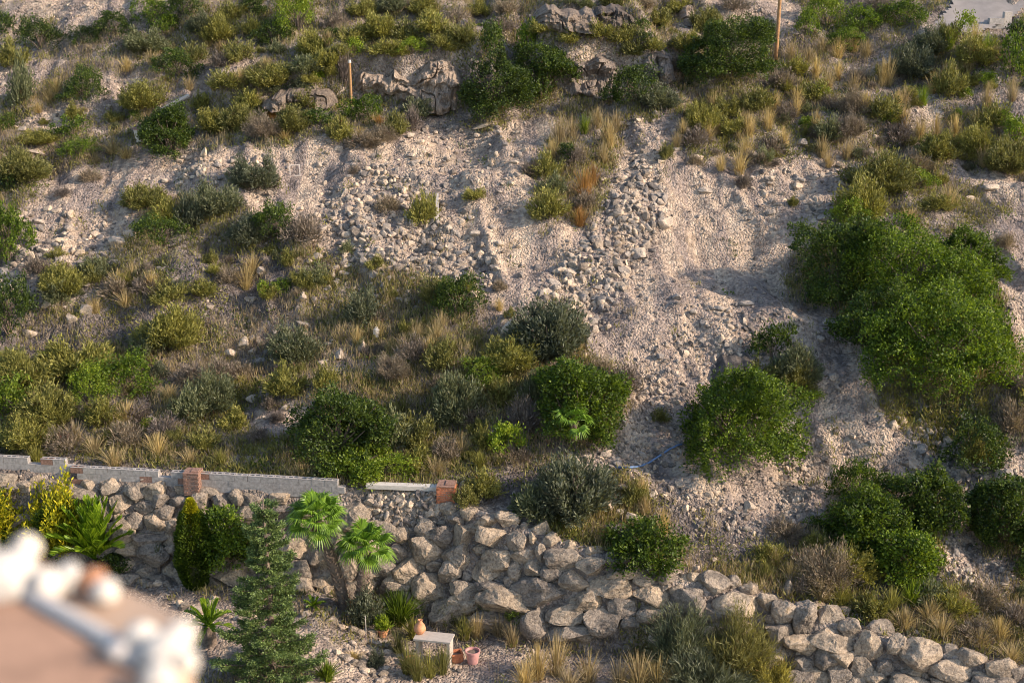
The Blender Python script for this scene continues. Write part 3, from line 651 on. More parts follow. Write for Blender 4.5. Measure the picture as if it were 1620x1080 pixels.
def wispy_crown(rx, ry, h, n, leaf, wd, seed, bushy=0.75):
    """upright shoots fanning out of the base, with narrow leaves along them"""
    rng = np.random.default_rng(seed); ns = max(12, n // 16); a = rng.uniform(0, 6.283, ns); q = rng.random(ns) ** 0.6
    an = np.stack([np.cos(a) * q * 1.8, np.sin(a) * q * 1.8, a * 0 + seed % 97 * 1.37], -1); hn = np.clip(0.92 + 0.62 * vnoise(an * 1.3, 3), 0.35, 1.25); rn = 1 + 0.35 * vnoise(an[:, [1, 0, 2]], 5)
    tip = np.stack([rx * q * rn * np.cos(a), ry * q * rn * np.sin(a), h * hn * np.sqrt(np.maximum(0.06, 1 - q ** 2 * bushy)) * rng.uniform(0.6, 1.1, ns)], -1)
    root = tip * np.array([0.35, 0.35, 0]); t = rng.uniform(0.30, 1.0, (ns, 16))
    P = root[:, None] + (tip - root)[:, None] * t[..., None]; P = P.reshape(-1, 3); P += rng.normal(size=P.shape) * leaf * 0.35
    D = np.repeat(tip - root, 16, 0); D = D / np.linalg.norm(D, axis=1, keepdims=True) + rng.normal(size=P.shape) * 0.45
    return leaf_mesh(P, D, leaf * rng.uniform(0.7, 1.4, len(P)), wd, rng)
def tuft(r, h, n, wd, seed, droop=0.35):
    rng = np.random.default_rng(seed); a = rng.uniform(0, 6.283, n); q = rng.random(n)
    b = np.stack([np.cos(a) * r * 0.3 * q, np.sin(a) * r * 0.3 * q, -0.03 + 0 * a], -1)
    hh = h * rng.uniform(0.3, 1.1, n); lean = r * q ** 0.7 * rng.uniform(0.3, 1.3, n)
    o = np.stack([np.cos(a), np.sin(a), 0 * a], -1); s = np.stack([-np.sin(a), np.cos(a), 0 * a], -1)
    tw = rng.uniform(0, 6.28, n); s = s * np.cos(tw)[:, None] + o * np.sin(tw)[:, None]
    L = []
    for t, wk in ((0, 1.0), (0.45, 0.9), (0.8, 0.8), (1.0, 0.15)):
        c = b + o * (lean * t ** 1.8)[:, None]; c[:, 2] += hh * (t - droop * (lean / max(h, .1)) * t * t)
        L += [c - s * wd * wk, c + s * wd * wk]
    V = np.stack(L, 1).reshape(-1, 3); k = np.arange(n)[:, None] * 8
    Q = np.concatenate([k + np.array([[2 * i, 2 * i + 1, 2 * i + 3, 2 * i + 2]]) for i in range(3)], 0)
    return V, Q
def stems_mesh(r, h, n, rad, seed, name="stems"):
    rng = np.random.default_rng(seed); g = Geo()
    for k in range(n):
        a = rng.uniform(0, 6.283); q = rng.uniform(0.15, 0.75); tip = np.array([r * q * math.cos(a), r * q * math.sin(a), h * rng.uniform(0.5, 0.85)])
        mid = tip * np.array([0.35, 0.35, 0.5]) + rng.normal(size=3) * 0.05 * r
        tube(g, [(0, 0, -0.15), mid, tip], [rad, rad * 0.65, rad * 0.25], 5, False)
    return g.mesh(name)

# kinds of shrub: unit meshes for small (r=0.6 m) and medium (r=1.2 m) plants
BANK = {}
def bank(kind, size, var):
    key = (kind, size, var)
    if key in BANK: return BANK[key]
    r = 0.6 if size == 's' else 1.2; sd = hash((ord(kind), size == 's', var)) % 99991
    n = {'s': 1900, 'm': 8000}[size]
    if kind in 'DBY': V, Q = dense_crown(r, r, r * 1.15, int(n * 1.15), 0.065 if size == 's' else 0.072, sd, 9 if size == 's' else 18)
    elif kind in 'OG': V, Q = wispy_crown(r, r, r * 1.1, int(n * 1.35), 0.11 if size == 's' else 0.15, 0.016 if size == 's' else 0.022, sd)
    elif kind == 'R': V, Q = wispy_crown(r, r, r * 0.95, int(n * 1.1), 0.14, 0.010, sd, 0.9)
    elif kind == 'W': V, Q = wispy_crown(r, r, r * 0.8, int(n * 1.2), 0.2, 0.010, sd, 0.9)
    if kind in 'OG' : # a share of shoots of twig
        pass
    BANK[key] = (mesh_from("foliage", V, quads=Q), stems_mesh(r, r, 7 if size == 's' else 12, 0.018 if size == 's' else 0.035, sd + 1), r)
    BANK[key][0].materials.append(M[kind]); BANK[key][1].materials.append(M['bark'])
    return BANK[key]
KN = {'D': ("evergreen_shrub", "dark green"), 'B': ("evergreen_shrub", "bright green"), 'Y': ("evergreen_shrub", "yellow-green"), 'O': ("wild_shrub", "olive"),
      'G': ("wild_shrub", "grey-green"), 'R': ("dry_shrub", "brown twiggy"), 'W': ("dry_shrub", "pale dead")}
GRP = {"evergreen_shrub": "evergreen shrubs on the hillside", "wild_shrub": "wild shrubs on the hillside", "dry_shrub": "dry twiggy bushes on the hillside"}
NSH = 0
def shrub(u, v, wpx, hpx, kind, desc=None, custom=None, seed=None, parts=True, zoff=0.0, noun="shrub"):
    """a bush whose outline is centred on direction (u, v)"""
    global NSH; NSH += 1; sd = NSH * 7 + 1 if seed is None else seed; rg = np.random.default_rng(sd)
    P = g1(u, v + hpx * 0.26); _, _, t = pix(P); s = t / FPX; rx = wpx * s / 2 * 1.1; hh = max(hpx * s * 0.92, 0.2)
    ry = rx * rg.uniform(0.8, 1.05) if rx < 1.6 else min(rx, hh) * 0.95
    nm, col = KN[kind]
    r = empty(nm, (P[0], P[1] + 0.1 * ry, H(P[0], P[1] + 0.1 * ry) - 0.05 + zoff))
    if custom or wpx > 105:
        leaf = 0.082; n = int(np.clip(rx * hh * 10500, 9000, 80000)) if custom is None else int(custom * 2.2)
        if kind in 'DBY': V, Q = dense_crown(rx, ry, hh, n, leaf, sd, int(np.clip(rx * 15, 20, 50)), rmax=0.44, holes=-0.55)
        else: V, Q = wispy_crown(rx, ry, hh, n, 0.17, 0.024, sd)
        link("crown", mesh_from("crown", V, quads=Q), M[kind], r)
        link("stems", stems_mesh(rx, hh, 14, 0.05, sd), M['bark'], r)
    else:
        size = 's' if rx < 0.85 else 'm'; cm, sm, br = bank(kind, size, int(rg.integers(0, 5)))
        r.rotation_euler = (0, 0, rg.uniform(0, 6.283)); hz = hh / (br * 1.15)
        c = link("foliage", cm, None, r); c.scale = (rx / br, ry / br, hz)
        if parts: c = link("stems", sm, None, r); c.scale = (rx / br, ry / br, hz)
    if desc is None:
        sz = "tiny" if wpx < 30 else ("small" if wpx < 48 else ("middling" if wpx < 80 else ("big" if wpx < 130 else "huge")))
        shp = "flat" if wpx > 1.9 * hpx else ("upright" if hpx > 1.1 * wpx else "rounded")
        desc = f"{sz} {col} {noun}"; opts = (f"{sz} {shp} {col} {noun}",)
    else: opts = (); USED[desc] = 1; tag(r, desc, "shrub", GRP[nm]); return r
    labset(r, desc, u, v, "shrub", GRP[nm], opts); return r

SHR = """62 65 76 48 D;5 45 42 34 D;20 97 48 42 O;132 62 54 30 D;182 45 66 40 D;240 28 60 42 B;300 15 58 44 D;262 42 40 30 B;230 73 66 38 G;282 110 76 46 D;135 145 64 52 D;35 150 42 66 G;
222 166 74 42 O;115 210 52 32 B;62 222 56 22 O;126 240 56 32 B;40 275 70 52 O;15 290 40 44 D;470 30 60 74 Y;430 60 70 38 D;427 135 74 38 O;395 8 40 28 D;
560 178 40 38 B;584 175 36 34 B;660 176 48 36 G;545 125 24 56 R;836 72 46 52 Y;778 78 44 52 D;858 50 40 22 O;900 72 36 22 O;950 66 52 30 O;985 70 42 30 O;1002 92 42 34 O;1045 35 46 30 O;1030 76 46 24 O;
1000 145 84 62 D;1040 160 60 40 G;897 247 34 28 D;866 272 46 38 O;873 300 46 34 G;868 332 56 46 O;668 340 44 56 O;840 270 30 30 R;925 320 40 34 R;910 250 36 34 R;
226 318 66 40 O;262 350 50 44 O;300 345 56 56 G;345 325 70 58 G;405 285 78 54 G;258 375 84 54 D;437 360 70 66 D;480 370 60 50 R;395 372 70 40 G;
12 390 84 96 B;15 505 92 92 D;100 455 66 46 O;148 425 52 32 G;268 472 60 34 O;90 470 50 36 G;
268 535 84 66 O;235 545 60 50 G;120 585 110 60 O;196 606 96 66 B;140 620 70 60 Y;35 600 84 64 O;20 640 66 60 Y;75 655 84 60 O;335 632 78 60 G;300 650 60 54 G;40 695 84 50 O;
465 557 76 62 G;450 615 66 50 O;515 605 36 42 O;575 495 58 50 G;725 478 84 72 D;690 465 50 40 O;482 448 36 30 O;445 455 30 26 Y;500 440 40 30 G;548 395 24 20 G;595 420 34 22 O;
870 545 116 80 G;805 572 80 56 O;760 592 70 40 Y;700 568 56 50 O;655 560 50 44 R;620 585 70 44 R;845 620 52 58 G;724 648 82 76 G;790 625 60 50 O;660 690 60 50 O;
540 692 140 108 D;622 690 70 60 G;570 735 110 34 Y;622 742 76 34 Y;800 708 52 54 Y;765 700 40 44 O;705 715 50 40 R;660 735 50 36 O;985 605 62 50 R;950 585 44 34 R;960 618 40 26 O;
1222 553 54 58 D;1262 590 78 60 G;1255 608 70 44 O;1210 600 60 40 O;1170 692 184 148 B;1285 628 40 20 Y;1540 715 100 76 D;1600 665 60 54 R;1606 612 40 40 R;1590 385 36 30 R;
1350 775 76 76 B;1362 840 118 96 B;1425 880 110 84 B;1462 805 116 96 D;1310 905 100 84 R;1350 900 80 60 O;1590 832 108 108 D;1545 720 60 50 O;1215 880 44 36 O;1245 842 56 44 R;
1020 872 118 66 B;905 790 116 86 G;850 800 76 60 G;765 775 60 40 O;740 790 40 30 O;1005 790 40 40 O;
1390 288 96 62 O;1365 330 84 64 O;1352 345 70 50 Y;1445 292 62 38 Y;1480 325 50 30 O;1310 30 70 58 Y;1362 40 60 44 B;1425 30 80 44 B;1275 45 36 40 B;1395 12 60 30 R;1340 70 60 36 B;1260 110 44 30 O;
1600 105 50 66 B;1612 60 44 40 D;1545 90 70 50 O;1470 75 60 44 G;1500 140 50 50 O;1440 110 70 50 G;1500 60 40 44 O;1525 55 40 40 Y;1480 240 60 44 O;1540 235 60 50 O;1590 260 66 56 O;1610 215 44 40 Y;1570 190 50 44 O;
1185 60 40 26 G;1215 50 30 24 G;1120 40 60 34 O;1090 70 40 36 O;1235 130 44 34 R;1200 165 50 36 O;1290 150 50 36 O;1240 180 40 30 R;1300 155 34 26 Y;1350 165 56 50 R;1395 180 54 46 O;1345 205 56 46 R;1405 195 26 34 Y;
1420 215 50 40 R;1450 260 50 36 R;1310 215 50 36 G;1220 235 44 34 R;1275 200 34 20 Y;1110 195 60 44 O;1160 205 44 34 O;1098 220 44 34 R;1150 175 44 30 O;1055 245 24 26 O;1100 255 26 20 R;1175 290 26 30 R;1255 320 20 18 O;
505 190 44 32 D;460 200 60 40 O;420 205 60 44 R;380 195 60 40 O;340 200 60 40 O;600 215 60 36 R;625 205 44 34 O;575 225 50 26 R;650 195 34 44 R;540 215 40 36 O;480 165 40 30 O;
360 140 50 34 O;395 165 44 30 O;320 165 40 30 O;345 60 60 40 O;380 90 50 34 O;400 50 44 34 O;500 80 60 40 O;520 110 50 36 O;480 110 50 30 G;320 45 50 36 G;350 100 44 28 R;310 90 40 30 O;365 25 40 30 O;
560 60 50 34 O;600 50 56 40 O;640 60 50 34 O;680 45 50 34 O;610 85 50 26 O;650 80 56 26 Y;700 75 44 26 O;575 20 50 30 O;620 15 50 26 G;670 15 50 26 O;720 30 50 30 R;560 85 34 24 Y;530 40 40 34 R;730 60 50 36 O;790 45 44 24 R;
760 20 40 24 O;800 15 44 26 R;970 12 44 24 O;1020 8 44 24 R;1075 15 44 30 O;1160 12 44 26 R;100 430 44 30 R;190 460 60 36 R;60 425 50 34 R;230 455 50 30 R;320 460 50 30 O;360 440 44 30 R;420 465 24 26 Y;
560 270 20 14 R;752 310 40 22 O;615 325 40 28 R;100 305 26 18 R;140 280 36 22 R;1065 110 36 30 R;1045 660 30 20 O;1115 680 34 40 G;385 590 40 30 R;350 590 60 44 R;300 595 50 36 R;410 690 44 30 R;
100 700 66 44 R;200 690 66 40 R;260 680 60 40 R;320 700 60 34 O;160 660 60 40 O;220 655 56 36 R;370 670 50 36 O;430 640 30 26 R;700 610 40 30 R;750 660 50 40 R;830 665 56 60 R;820 720 44 26 R;880 610 40 36 O;
1500 960 70 44 O;1560 950 70 44 R;1610 980 60 50 R;1450 920 60 40 Y;1470 945 66 44 G;1540 1000 60 40 R;1290 860 40 34 O;1260 930 44 30 R;1380 960 60 40 O;1640 900 70 60 D;1650 640 70 60 O;-40 640 70 60 O;-50 720 70 50 O;1660 80 60 60 D;
-40 200 60 44 O;-40 300 60 44 D;-50 90 60 44 O"""
for it in SHR.replace("\n", "").split(";"):
    a = it.split()
    if len(a) == 5: shrub(float(a[0]), float(a[1]), float(a[2]) * 1.05, float(a[3]) * 1.05, a[4])
LMK = "great mastic thicket"
shrub(1335, 440, 170, 140, 'D', "wide dark shaded part of the great mastic thicket on the bare slope", custom=24000)  # darker leaf colour paints in this side's shade; the sunlit crown gets brighter leaves
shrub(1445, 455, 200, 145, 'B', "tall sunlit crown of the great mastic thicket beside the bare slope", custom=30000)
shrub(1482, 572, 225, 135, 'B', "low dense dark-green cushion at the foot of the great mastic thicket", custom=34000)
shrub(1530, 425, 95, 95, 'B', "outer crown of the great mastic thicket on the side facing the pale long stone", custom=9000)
shrub(1395, 530, 130, 120, 'D', "dark middle part joining the two crowns of the great mastic thicket", custom=14000)  # dark leaf colour carries the shade between the crowns
shrub(1568, 535, 60, 90, 'B', "small flank bush leaning on the lower cushion of the great thicket")
shrub(1150, 100, 134, 106, 'D', "round dense dark green tree-like shrub beside the tall timber pole", custom=22000)
shrub(268, 226, 92, 82, 'D', "round glossy dark green bush hiding half of the red-capped wall stub", custom=12000)
shrub(782, 158, 100, 96, 'D', "dark evergreen with two white flowers under the pale cliff", custom=12000)
shrub(860, 135, 98, 84, 'D', "looser evergreen standing beside the white-flowered evergreen under the cliff", custom=10000)
shrub(915, 662, 138, 128, 'B', "dense evergreen with fan-shaped leaves beside the narrow gravel chute", custom=17000)

# ---- grass: individual clumps, then undergrowth as stuff
TB = {}
def tbank(kind, var):
    if (kind, var) not in TB:
        V, Q = tuft(0.55, 0.8, 240, 0.0065, 500 + var + ord(kind), 0.45); me = mesh_from("grass_tuft", V, quads=Q); me.materials.append(M[kind]); TB[(kind, var)] = me
    return TB[(kind, var)]
def grass(u, v, wpx, hpx, kind):
    P = g1(u, v + hpx * 0.42); _, _, t = pix(P); s = t / FPX
    o = bpy.data.objects.new("grass_tuft", tbank(kind, random.randrange(4))); C.objects.link(o); o.location = P; o.rotation_euler = (0, 0, random.uniform(0, 6.28))
    o.scale = (wpx * s / 0.8, wpx * s / 0.8, hpx * s / 0.86)
    col = {'S': "straw-coloured", 'A': "rust-orange", 'Y': "yellow-green", 'O': "olive"}[kind]; sz = "tall" if hpx > 44 else ("low" if hpx < 26 else "medium")
    labset(o, f"{sz} {col} grass tuft", u, v, "grass tuft", "grass tufts on the hillside", (f"bushy {sz} {col} grass tuft",))
GR = """885 205 30 60 S;872 235 24 50 S;905 200 26 50 S;960 205 30 60 S;955 240 26 50 S;945 185 24 40 S;975 190 24 44 S;925 195 24 40 Y;925 290 34 60 A;918 340 30 40 A;938 275 24 50 A;965 215 20 50 S;
1300 70 30 30 S;1325 75 30 40 S;1350 65 30 40 S;1280 85 26 34 S;1250 80 24 34 S;1370 75 26 34 S;1405 110 26 60 S;1395 115 20 50 S;1490 120 34 54 S;1475 130 24 44 S;1505 118 24 50 S;1540 60 36 60 S;1530 90 30 60 S;1560 70 30 50 Y;1500 60 26 50 Y;
1185 195 24 50 S;1170 255 30 50 S;1120 205 24 40 S;1215 185 24 50 S;1260 165 22 44 S;1290 105 24 44 S;1325 110 20 40 S;1310 125 22 50 S;1130 160 24 30 S;1260 150 24 40 S;1225 160 24 44 S;1180 230 26 50 S;1140 255 24 34 S;1240 215 24 44 S;1300 230 24 44 S;
1340 235 24 40 S;1430 180 24 50 S;1455 200 24 50 S;1480 200 26 50 S;1510 200 26 50 S;1545 190 24 44 S;1520 230 26 44 S;1500 310 34 50 S;1440 340 34 34 S;1555 245 26 44 S;1580 230 24 40 S;1420 155 24 40 S;1370 160 24 44 S;1600 140 24 50 S;1560 150 24 50 S;
850 1040 44 80 S;880 1030 44 90 S;930 1050 44 70 S;1010 1055 50 80 S;1040 1060 50 70 S;980 1060 44 60 S;900 1070 50 60 S;830 1060 40 60 S;1060 1075 50 50 S;755 985 30 60 S;735 990 30 50 O;770 960 30 40 O;790 985 34 50 S;715 965 40 50 O;810 1000 34 50 S;
645 1035 34 70 O;630 1010 30 50 O;660 1050 34 60 O;700 1040 34 60 O;680 1045 34 60 O;1440 935 50 50 Y;1470 960 50 50 S;1490 985 50 50 S;1410 945 44 50 O;1520 950 44 44 S;1580 990 40 50 S;1615 960 40 50 S;1550 1005 44 40 S;1430 975 50 44 S;1600 1030 44 40 S;
1050 815 24 40 S;1020 795 24 40 S;1050 830 30 30 S;1015 765 24 50 S;1225 880 24 40 S;1210 900 26 40 O;1250 900 34 40 S;1300 930 44 44 S;1330 935 44 44 O;
190 440 34 40 S;200 470 34 34 S;150 480 30 34 S;240 440 30 40 S;390 435 34 50 S;400 415 30 40 S;210 425 26 30 S;690 520 26 44 S;660 520 26 44 S;640 540 26 44 S;700 505 24 44 S;620 545 26 40 S;680 545 30 40 S;565 530 26 40 S;600 520 24 34 S;
240 90 24 30 S;330 60 24 30 S;350 75 24 30 S;300 130 24 30 S;340 130 24 30 S;380 120 24 30 S;200 100 24 30 S;180 230 40 30 S;200 240 34 24 S;150 250 24 20 S;90 135 24 30 S;80 150 24 30 S;60 170 24 20 S;420 100 24 30 S;520 60 24 30 S;540 45 24 24 S;
50 660 40 44 S;120 680 40 50 S;150 700 40 44 S;200 650 40 44 S;250 700 40 44 S;180 720 44 40 S;300 720 40 30 S;350 720 30 30 O;60 715 40 40 O;90 640 34 34 S;270 620 34 34 S;330 590 34 40 S;640 640 30 34 O;730 700 40 44 S;760 725 34 34 O;690 735 40 40 S;
620 75 24 24 S;740 20 20 24 S;600 190 24 20 A;640 190 24 20 A;570 210 24 26 S;430 180 24 24 A;450 210 24 24 S;700 160 20 34 S;1290 190 22 40 S;1350 130 22 40 S;1460 150 22 40 Y;1310 250 22 34 S;790 480 20 26 S;1080 200 22 34 S;1070 220 22 34 S;
1100 110 2 2 S"""
GL = [x.split() for x in GR.replace("\n", "").split(";")][:-1]
for a in GL: grass(float(a[0]), float(a[1]), float(a[2]), float(a[3]), a[4])

# undergrowth (nobody could count it): low scrub and dry blades over every patch that is not bare
rng = np.random.default_rng(31)
RDX = [(1440, 66), (1470, 30), (1500, 4), (1505, -60), (1720, -60), (1625, 20), (1600, 60)]
CLA = [(556, 92), (720, 88), (735, 160), (560, 162)]; CLB = [(872, 72), (992, 72), (990, 145), (880, 150)]; CLC = [(1008, 84), (1075, 84), (1070, 124), (1010, 124)]
BLKX = [(-200, 722), (140, 728), (300, 745), (560, 772), (700, 780), (700, 835), (-200, 790)]
GARD = [(-200, 860), (200, 920), (560, 950), (700, 985), (1000, 1010), (1000, 1150), (-200, 1150)]
def stuff(name, n, prob_pale, mat, label, L, Wd, up, clump=3.5, seed=0, thr=-1.0, zone=None, jit=0.09, per=14):
    rg = np.random.default_rng(seed); m = n // per
    q = np.stack([rg.uniform(-130, 1750, m * 3), rg.uniform(-70, 1150, m * 3)], -1)
    pf = soft(PALE, np.clip(q[:, 0], -90, 1710), np.clip(q[:, 1], -60, 1140)); dk = soft(DARKG, q[:, 0], q[:, 1])
    P = ground(q[:, 0], q[:, 1]); cl = n2(P[:, 0], P[:, 1], clump, 3, seed + 3)
    wall = inpoly(q[:, 0], q[:, 1], WALLP) | (P[:, 1] > 105) | inpoly(q[:, 0], q[:, 1], RDX) | inpoly(q[:, 0], q[:, 1], BLKX) | inpoly(q[:, 0], q[:, 1], CLA) | inpoly(q[:, 0], q[:, 1], CLB) | inpoly(q[:, 0], q[:, 1], CLC) | (inpoly(q[:, 0], q[:, 1], GARD) & (rg.random(len(q)) < 0.8))
    keep = (~wall) & (cl > thr) & (rg.random(len(q)) < np.where(pf > 0.4, prob_pale, 1 - 0.75 * dk))
    P = P[keep][:m]; P = np.repeat(P, per, 0); P += rg.normal(size=P.shape) * np.array([jit, jit, 0]) ; P[:, 2] = H(P[:, 0], P[:, 1]) + np.abs(rg.normal(size=len(P))) * 0.06
    D = rg.normal(size=P.shape) * (1 - up) + np.array([0, 0, up * 1.6])
    V, Q = leaf_mesh(P, D, L * rg.uniform(0.6, 1.4, len(P)), Wd, rg)
    tag(link(name, mesh_from(name, V, quads=Q), mat), label, None, None, "stuff")
stuff("dry_grass", 110000, 0.03, M['S'], "dry straw-coloured grass growing in patches over the hillside", 0.30, 0.007, 0.7, 3.0, 1, -0.05, jit=0.16)
stuff("undergrowth", 95000, 0.015, M['O'], "low olive undergrowth covering the brown soil between shrubs", 0.17, 0.021, 0.45, 2.4, 2, -0.15, jit=0.17, per=24)
stuff("yellow_undergrowth", 120000, 0.012, M['F'], "yellow-olive dry herbs carpeting the slope between shrubs", 0.20, 0.015, 0.6, 2.8, 6, -0.15, jit=0.16, per=18)
stuff("dead_undergrowth", 85000, 0.03, M['R'], "brown dead undergrowth and litter between the shrubs", 0.22, 0.010, 0.5, 2.2, 3, -0.15, jit=0.2, per=24)
stuff("grey_undergrowth", 50000, 0.03, M['G'], "grey-green low herbs between the shrubs", 0.17, 0.018, 0.5, 1.7, 5, 0.1, jit=0.15, per=24)
stuff("green_undergrowth", 60000, 0.01, M['B'], "patches of fresh green undergrowth between the shrubs", 0.12, 0.024, 0.45, 2.0, 4, 0.2, jit=0.16, per=24)

# ------------------------------------------------------------------ low scrub bushes, one by one, in the dense belts
SCZ = [([(300,0),(700,0),(740,90),(560,95),(400,190),(300,200),(330,110)], 32, "OOORGDY"),
       ([(1090,150),(1430,90),(1470,160),(1540,260),(1500,300),(1330,280),(1090,240)], 60, "ORROGSR"),
       ([(1440,60),(1640,70),(1640,140),(1480,160)], 22, "OOGYR"),
       ([(1480,170),(1640,200),(1640,290),(1540,260)], 18, "OORY"),
       ([(0,560),(260,560),(380,640),(330,730),(0,730)], 46, "OORYGR"),
       ([(380,590),(700,540),(820,620),(850,730),(640,740),(460,720)], 34, "OGRRO"),
       ([(60,400),(520,390),(540,470),(250,490),(80,470)], 22, "OGRO"),
       ([(0,190),(210,150),(230,210),(120,260),(0,320)], 9, "OGRB"),
       ([(560,450),(800,450),(820,560),(560,560)], 20, "ROGO"),
       ([(900,0),(1130,0),(1100,110),(990,120),(880,70)], 18, "OGRD"),
       ([(1270,880),(1500,930),(1640,930),(1640,1010),(1450,1000),(1300,940)], 22, "OROG")]
def scrub(u, v, wpx, kind):
    if any(inpoly(np.array([u]), np.array([v]), z)[0] for z in (CLA, CLB, CLC, RDX)): return
    hpx = wpx * random.uniform(0.5, 0.85); P = g1(u, v + hpx * 0.3); _, _, t = pix(P); sx = t / FPX
    if kind == "S": return grass(u, v, wpx * 0.8, hpx * 1.5, 'S')
    cm, sm, br = bank(kind, 's', random.randrange(5)); nm = {"D": "scrub_bush", "B": "scrub_bush", "Y": "scrub_bush", "O": "scrub_bush", "G": "scrub_bush", "R": "twiggy_scrub"}[kind]
    o = bpy.data.objects.new(nm, cm); C.objects.link(o); o.location = (P[0], P[1], P[2] - 0.04); rx = wpx * sx / 2
    o.rotation_euler = (0, 0, random.uniform(0, 6.28)); o.scale = (rx / br, rx / br, hpx * sx * 0.9 / (br * 1.1))
    sz = "tiny" if wpx < 24 else ("small" if wpx < 32 else "low")
    labset(o, f"{sz} {KN[kind][1]} scrub bush", u, v, "scrub bush", "low scrub bushes on the hillside", (f"scrubby {sz} {KN[kind][1]} bush", f"spreading {sz} {KN[kind][1]} scrub bush"))
rq = np.random.default_rng(99)
for poly, n, ks in SCZ:
    for (u, v) in sample_poly(poly, n, rq): scrub(u, v, rq.uniform(16, 36), ks[int(rq.integers(0, len(ks)))])

# ------------------------------------------------------------------ rock faces
M['cliffpale'] = mat_rock("pale_cliff_rock", [(0.22, 0.19, 0.172), (0.42, 0.355, 0.31), (0.56, 0.475, 0.41), (0.60, 0.51, 0.43)], 1.6, 1.0, 0.2, True)
M['shaderock'] = mat_rock("shade_toned_bedrock", [(0.06, 0.058, 0.06), (0.11, 0.105, 0.105), (0.17, 0.155, 0.15), (0.24, 0.21, 0.19)], 1.6, 1.0, 0.15)  # rock colour darkened to carry the shade lying on the slab
def outcrop(u, v, wpx, hpx, label, mat, depth=1.2, seed=0, striate=0.22, name="rock_outcrop"):
    """a broad broken rock face let into the slope"""
    P = g1(u, v + hpx * 0.5); _, _, t = pix(P); s = t / FPX; W = wpx * s / 2 * 1.1; Hh = hpx * s * 1.0; off = np.random.default_rng(seed).uniform(-40, 40, 3)
    na, nb = max(60, int(W * 2 / 0.035)), 90; A, B = np.meshgrid(np.linspace(-1, 1, na), np.linspace(-0.25, 1.7, nb)); X = P[0] + A * W
    top = Hh * (0.82 + 0.30 * fbm(np.stack([A * W * 0.8, A * 0, A * 0], -1) + off, 3, 2)) * (1 - np.abs(A) ** 5)
    f = np.clip(B, -0.3, 1.0); bk = np.clip(B - 1.0, 0, 1)
    Y = P[1] - 0.45 + 0.30 * f * Hh + 2.6 * bk + 1.3 * np.abs(A) ** 5 + 0.55 * fbm(np.stack([X * 0.5, f * Hh * 0.9, A * 0 + 3], -1) + off, 3, 4)
    Z = P[2] + top * f + bk * 0.25
    q = np.stack([X, Z, Z * 0], -1); q2 = q * np.array([3.2, 0.75, 1]); rid = 1 - 2 * np.abs(fbm(q2 + off, 4, 3)) + 0.45 * (1 - 2 * np.abs(vnoise(q * np.array([8, 2.2, 1]) + off, 33))); blk = np.floor(2.5 * fbm(q * np.array([0.9, 1.1, 1]) + off, 2, 7)) * 0.13
    crk = np.clip(0.09 - np.abs(vnoise(q * np.array([1.6, 1.2, 1]) + off, 15)), 0, 0.09) * 3.0
    fr = np.clip(1.15 - bk * 2, 0, 1); Y = Y - (0.38 * striate * rid + blk * 0.8 - crk + 0.07 * fbm(q * 7 + off, 3, 9)) * fr; Z = Z + 0.10 * fbm(q * 2.2 + off, 3, 19)
    ii = np.arange(na * nb).reshape(nb, na); Q = np.stack([ii[:-1, :-1], ii[:-1, 1:], ii[1:, 1:], ii[1:, :-1]], -1).reshape(-1, 4)
    o = link(name, mesh_from(name, np.stack([X, Y, Z], -1).reshape(-1, 3) - P, quads=Q), M[mat], None, tuple(P)); tag(o, label, "rock outcrop")
outcrop(645, 130, 190, 62, "long vertically striped grey and pink cliff behind the short orange pole", 'cliffpale', 1.1, 3)
outcrop(935, 108, 108, 62, "pale ribbed cliff face beside the two evergreens", 'cliffpale', 1.0, 5, 0.2)
outcrop(1040, 104, 56, 34, "small pale cliff face near the round dark tree", 'cliffpale', 0.8, 6, 0.15)
outcrop(900, 28, 110, 34, "dark grey overhanging outcrop near the crest of the slope", 'cliff', 1.0, 7, 0.15)
outcrop(975, 32, 80, 26, "low grey outcrop continuing the overhanging one towards the timber pole", 'cliff', 0.9, 8, 0.15)
outcrop(1158, 592, 84, 38, "slab of bedrock coloured as in shade above the bright cushion bush", 'shaderock', 0.8, 9, 0.1)
outcrop(1110, 20, 70, 30, "shadowed pale outcrop near the crest beside the timber pole", 'cliffpale', 0.8, 10, 0.12)
outcrop(470, 154, 110, 28, "broken low rock ledge between the short pole and the red-capped wall stub", 'cliff', 0.8, 11, 0.15)
outcrop(760, 118, 60, 40, "pinkish rock face between the striped cliff and the pale cliff", 'cliffpale', 0.8, 23, 0.15)

# ------------------------------------------------------------------ block wall on the crest, piers, white board
M['cap'] = mat_plain("wall_cap_mortar", (0.50, 0.43, 0.36), 0.12, 5, 0.95, 0.4, 0.01)
M['block'] = mat_plain("concrete_block", (0.33, 0.30, 0.27), 0.2, 9, 0.95, 0.4, 0.01)
M['blocktop'] = mat_plain("mortar_top", (0.36, 0.32, 0.285), 0.15, 9, 0.95, 0.4, 0.01)
M['brick'] = mat_plain("red_brick", (0.42, 0.155, 0.075), 0.3, 16, 0.9, 0.4, 0.008)
M['brickbrown'] = mat_plain("brown_brick", (0.24, 0.14, 0.10), 0.3, 16, 0.9, 0.4, 0.008)
M['mortar'] = mat_plain("mortar", (0.42, 0.37, 0.32), 0.15, 20, 0.95)
M['white'] = mat_plain("white_plaster", (0.54, 0.49, 0.42), 0.06, 8, 0.7, 0.2, 0.004)
M['terra'] = mat_plain("terracotta", (0.50, 0.235, 0.12), 0.2, 9, 0.8, 0.2, 0.004)
M['pinkpot'] = mat_plain("pink_plastic", (0.50, 0.25, 0.22), 0.1, 9, 0.6, 0.1, 0.003)
M['marble'] = mat_plain("cast_stone_top", (0.42, 0.365, 0.305), 0.08, 7, 0.6, 0.15, 0.003)
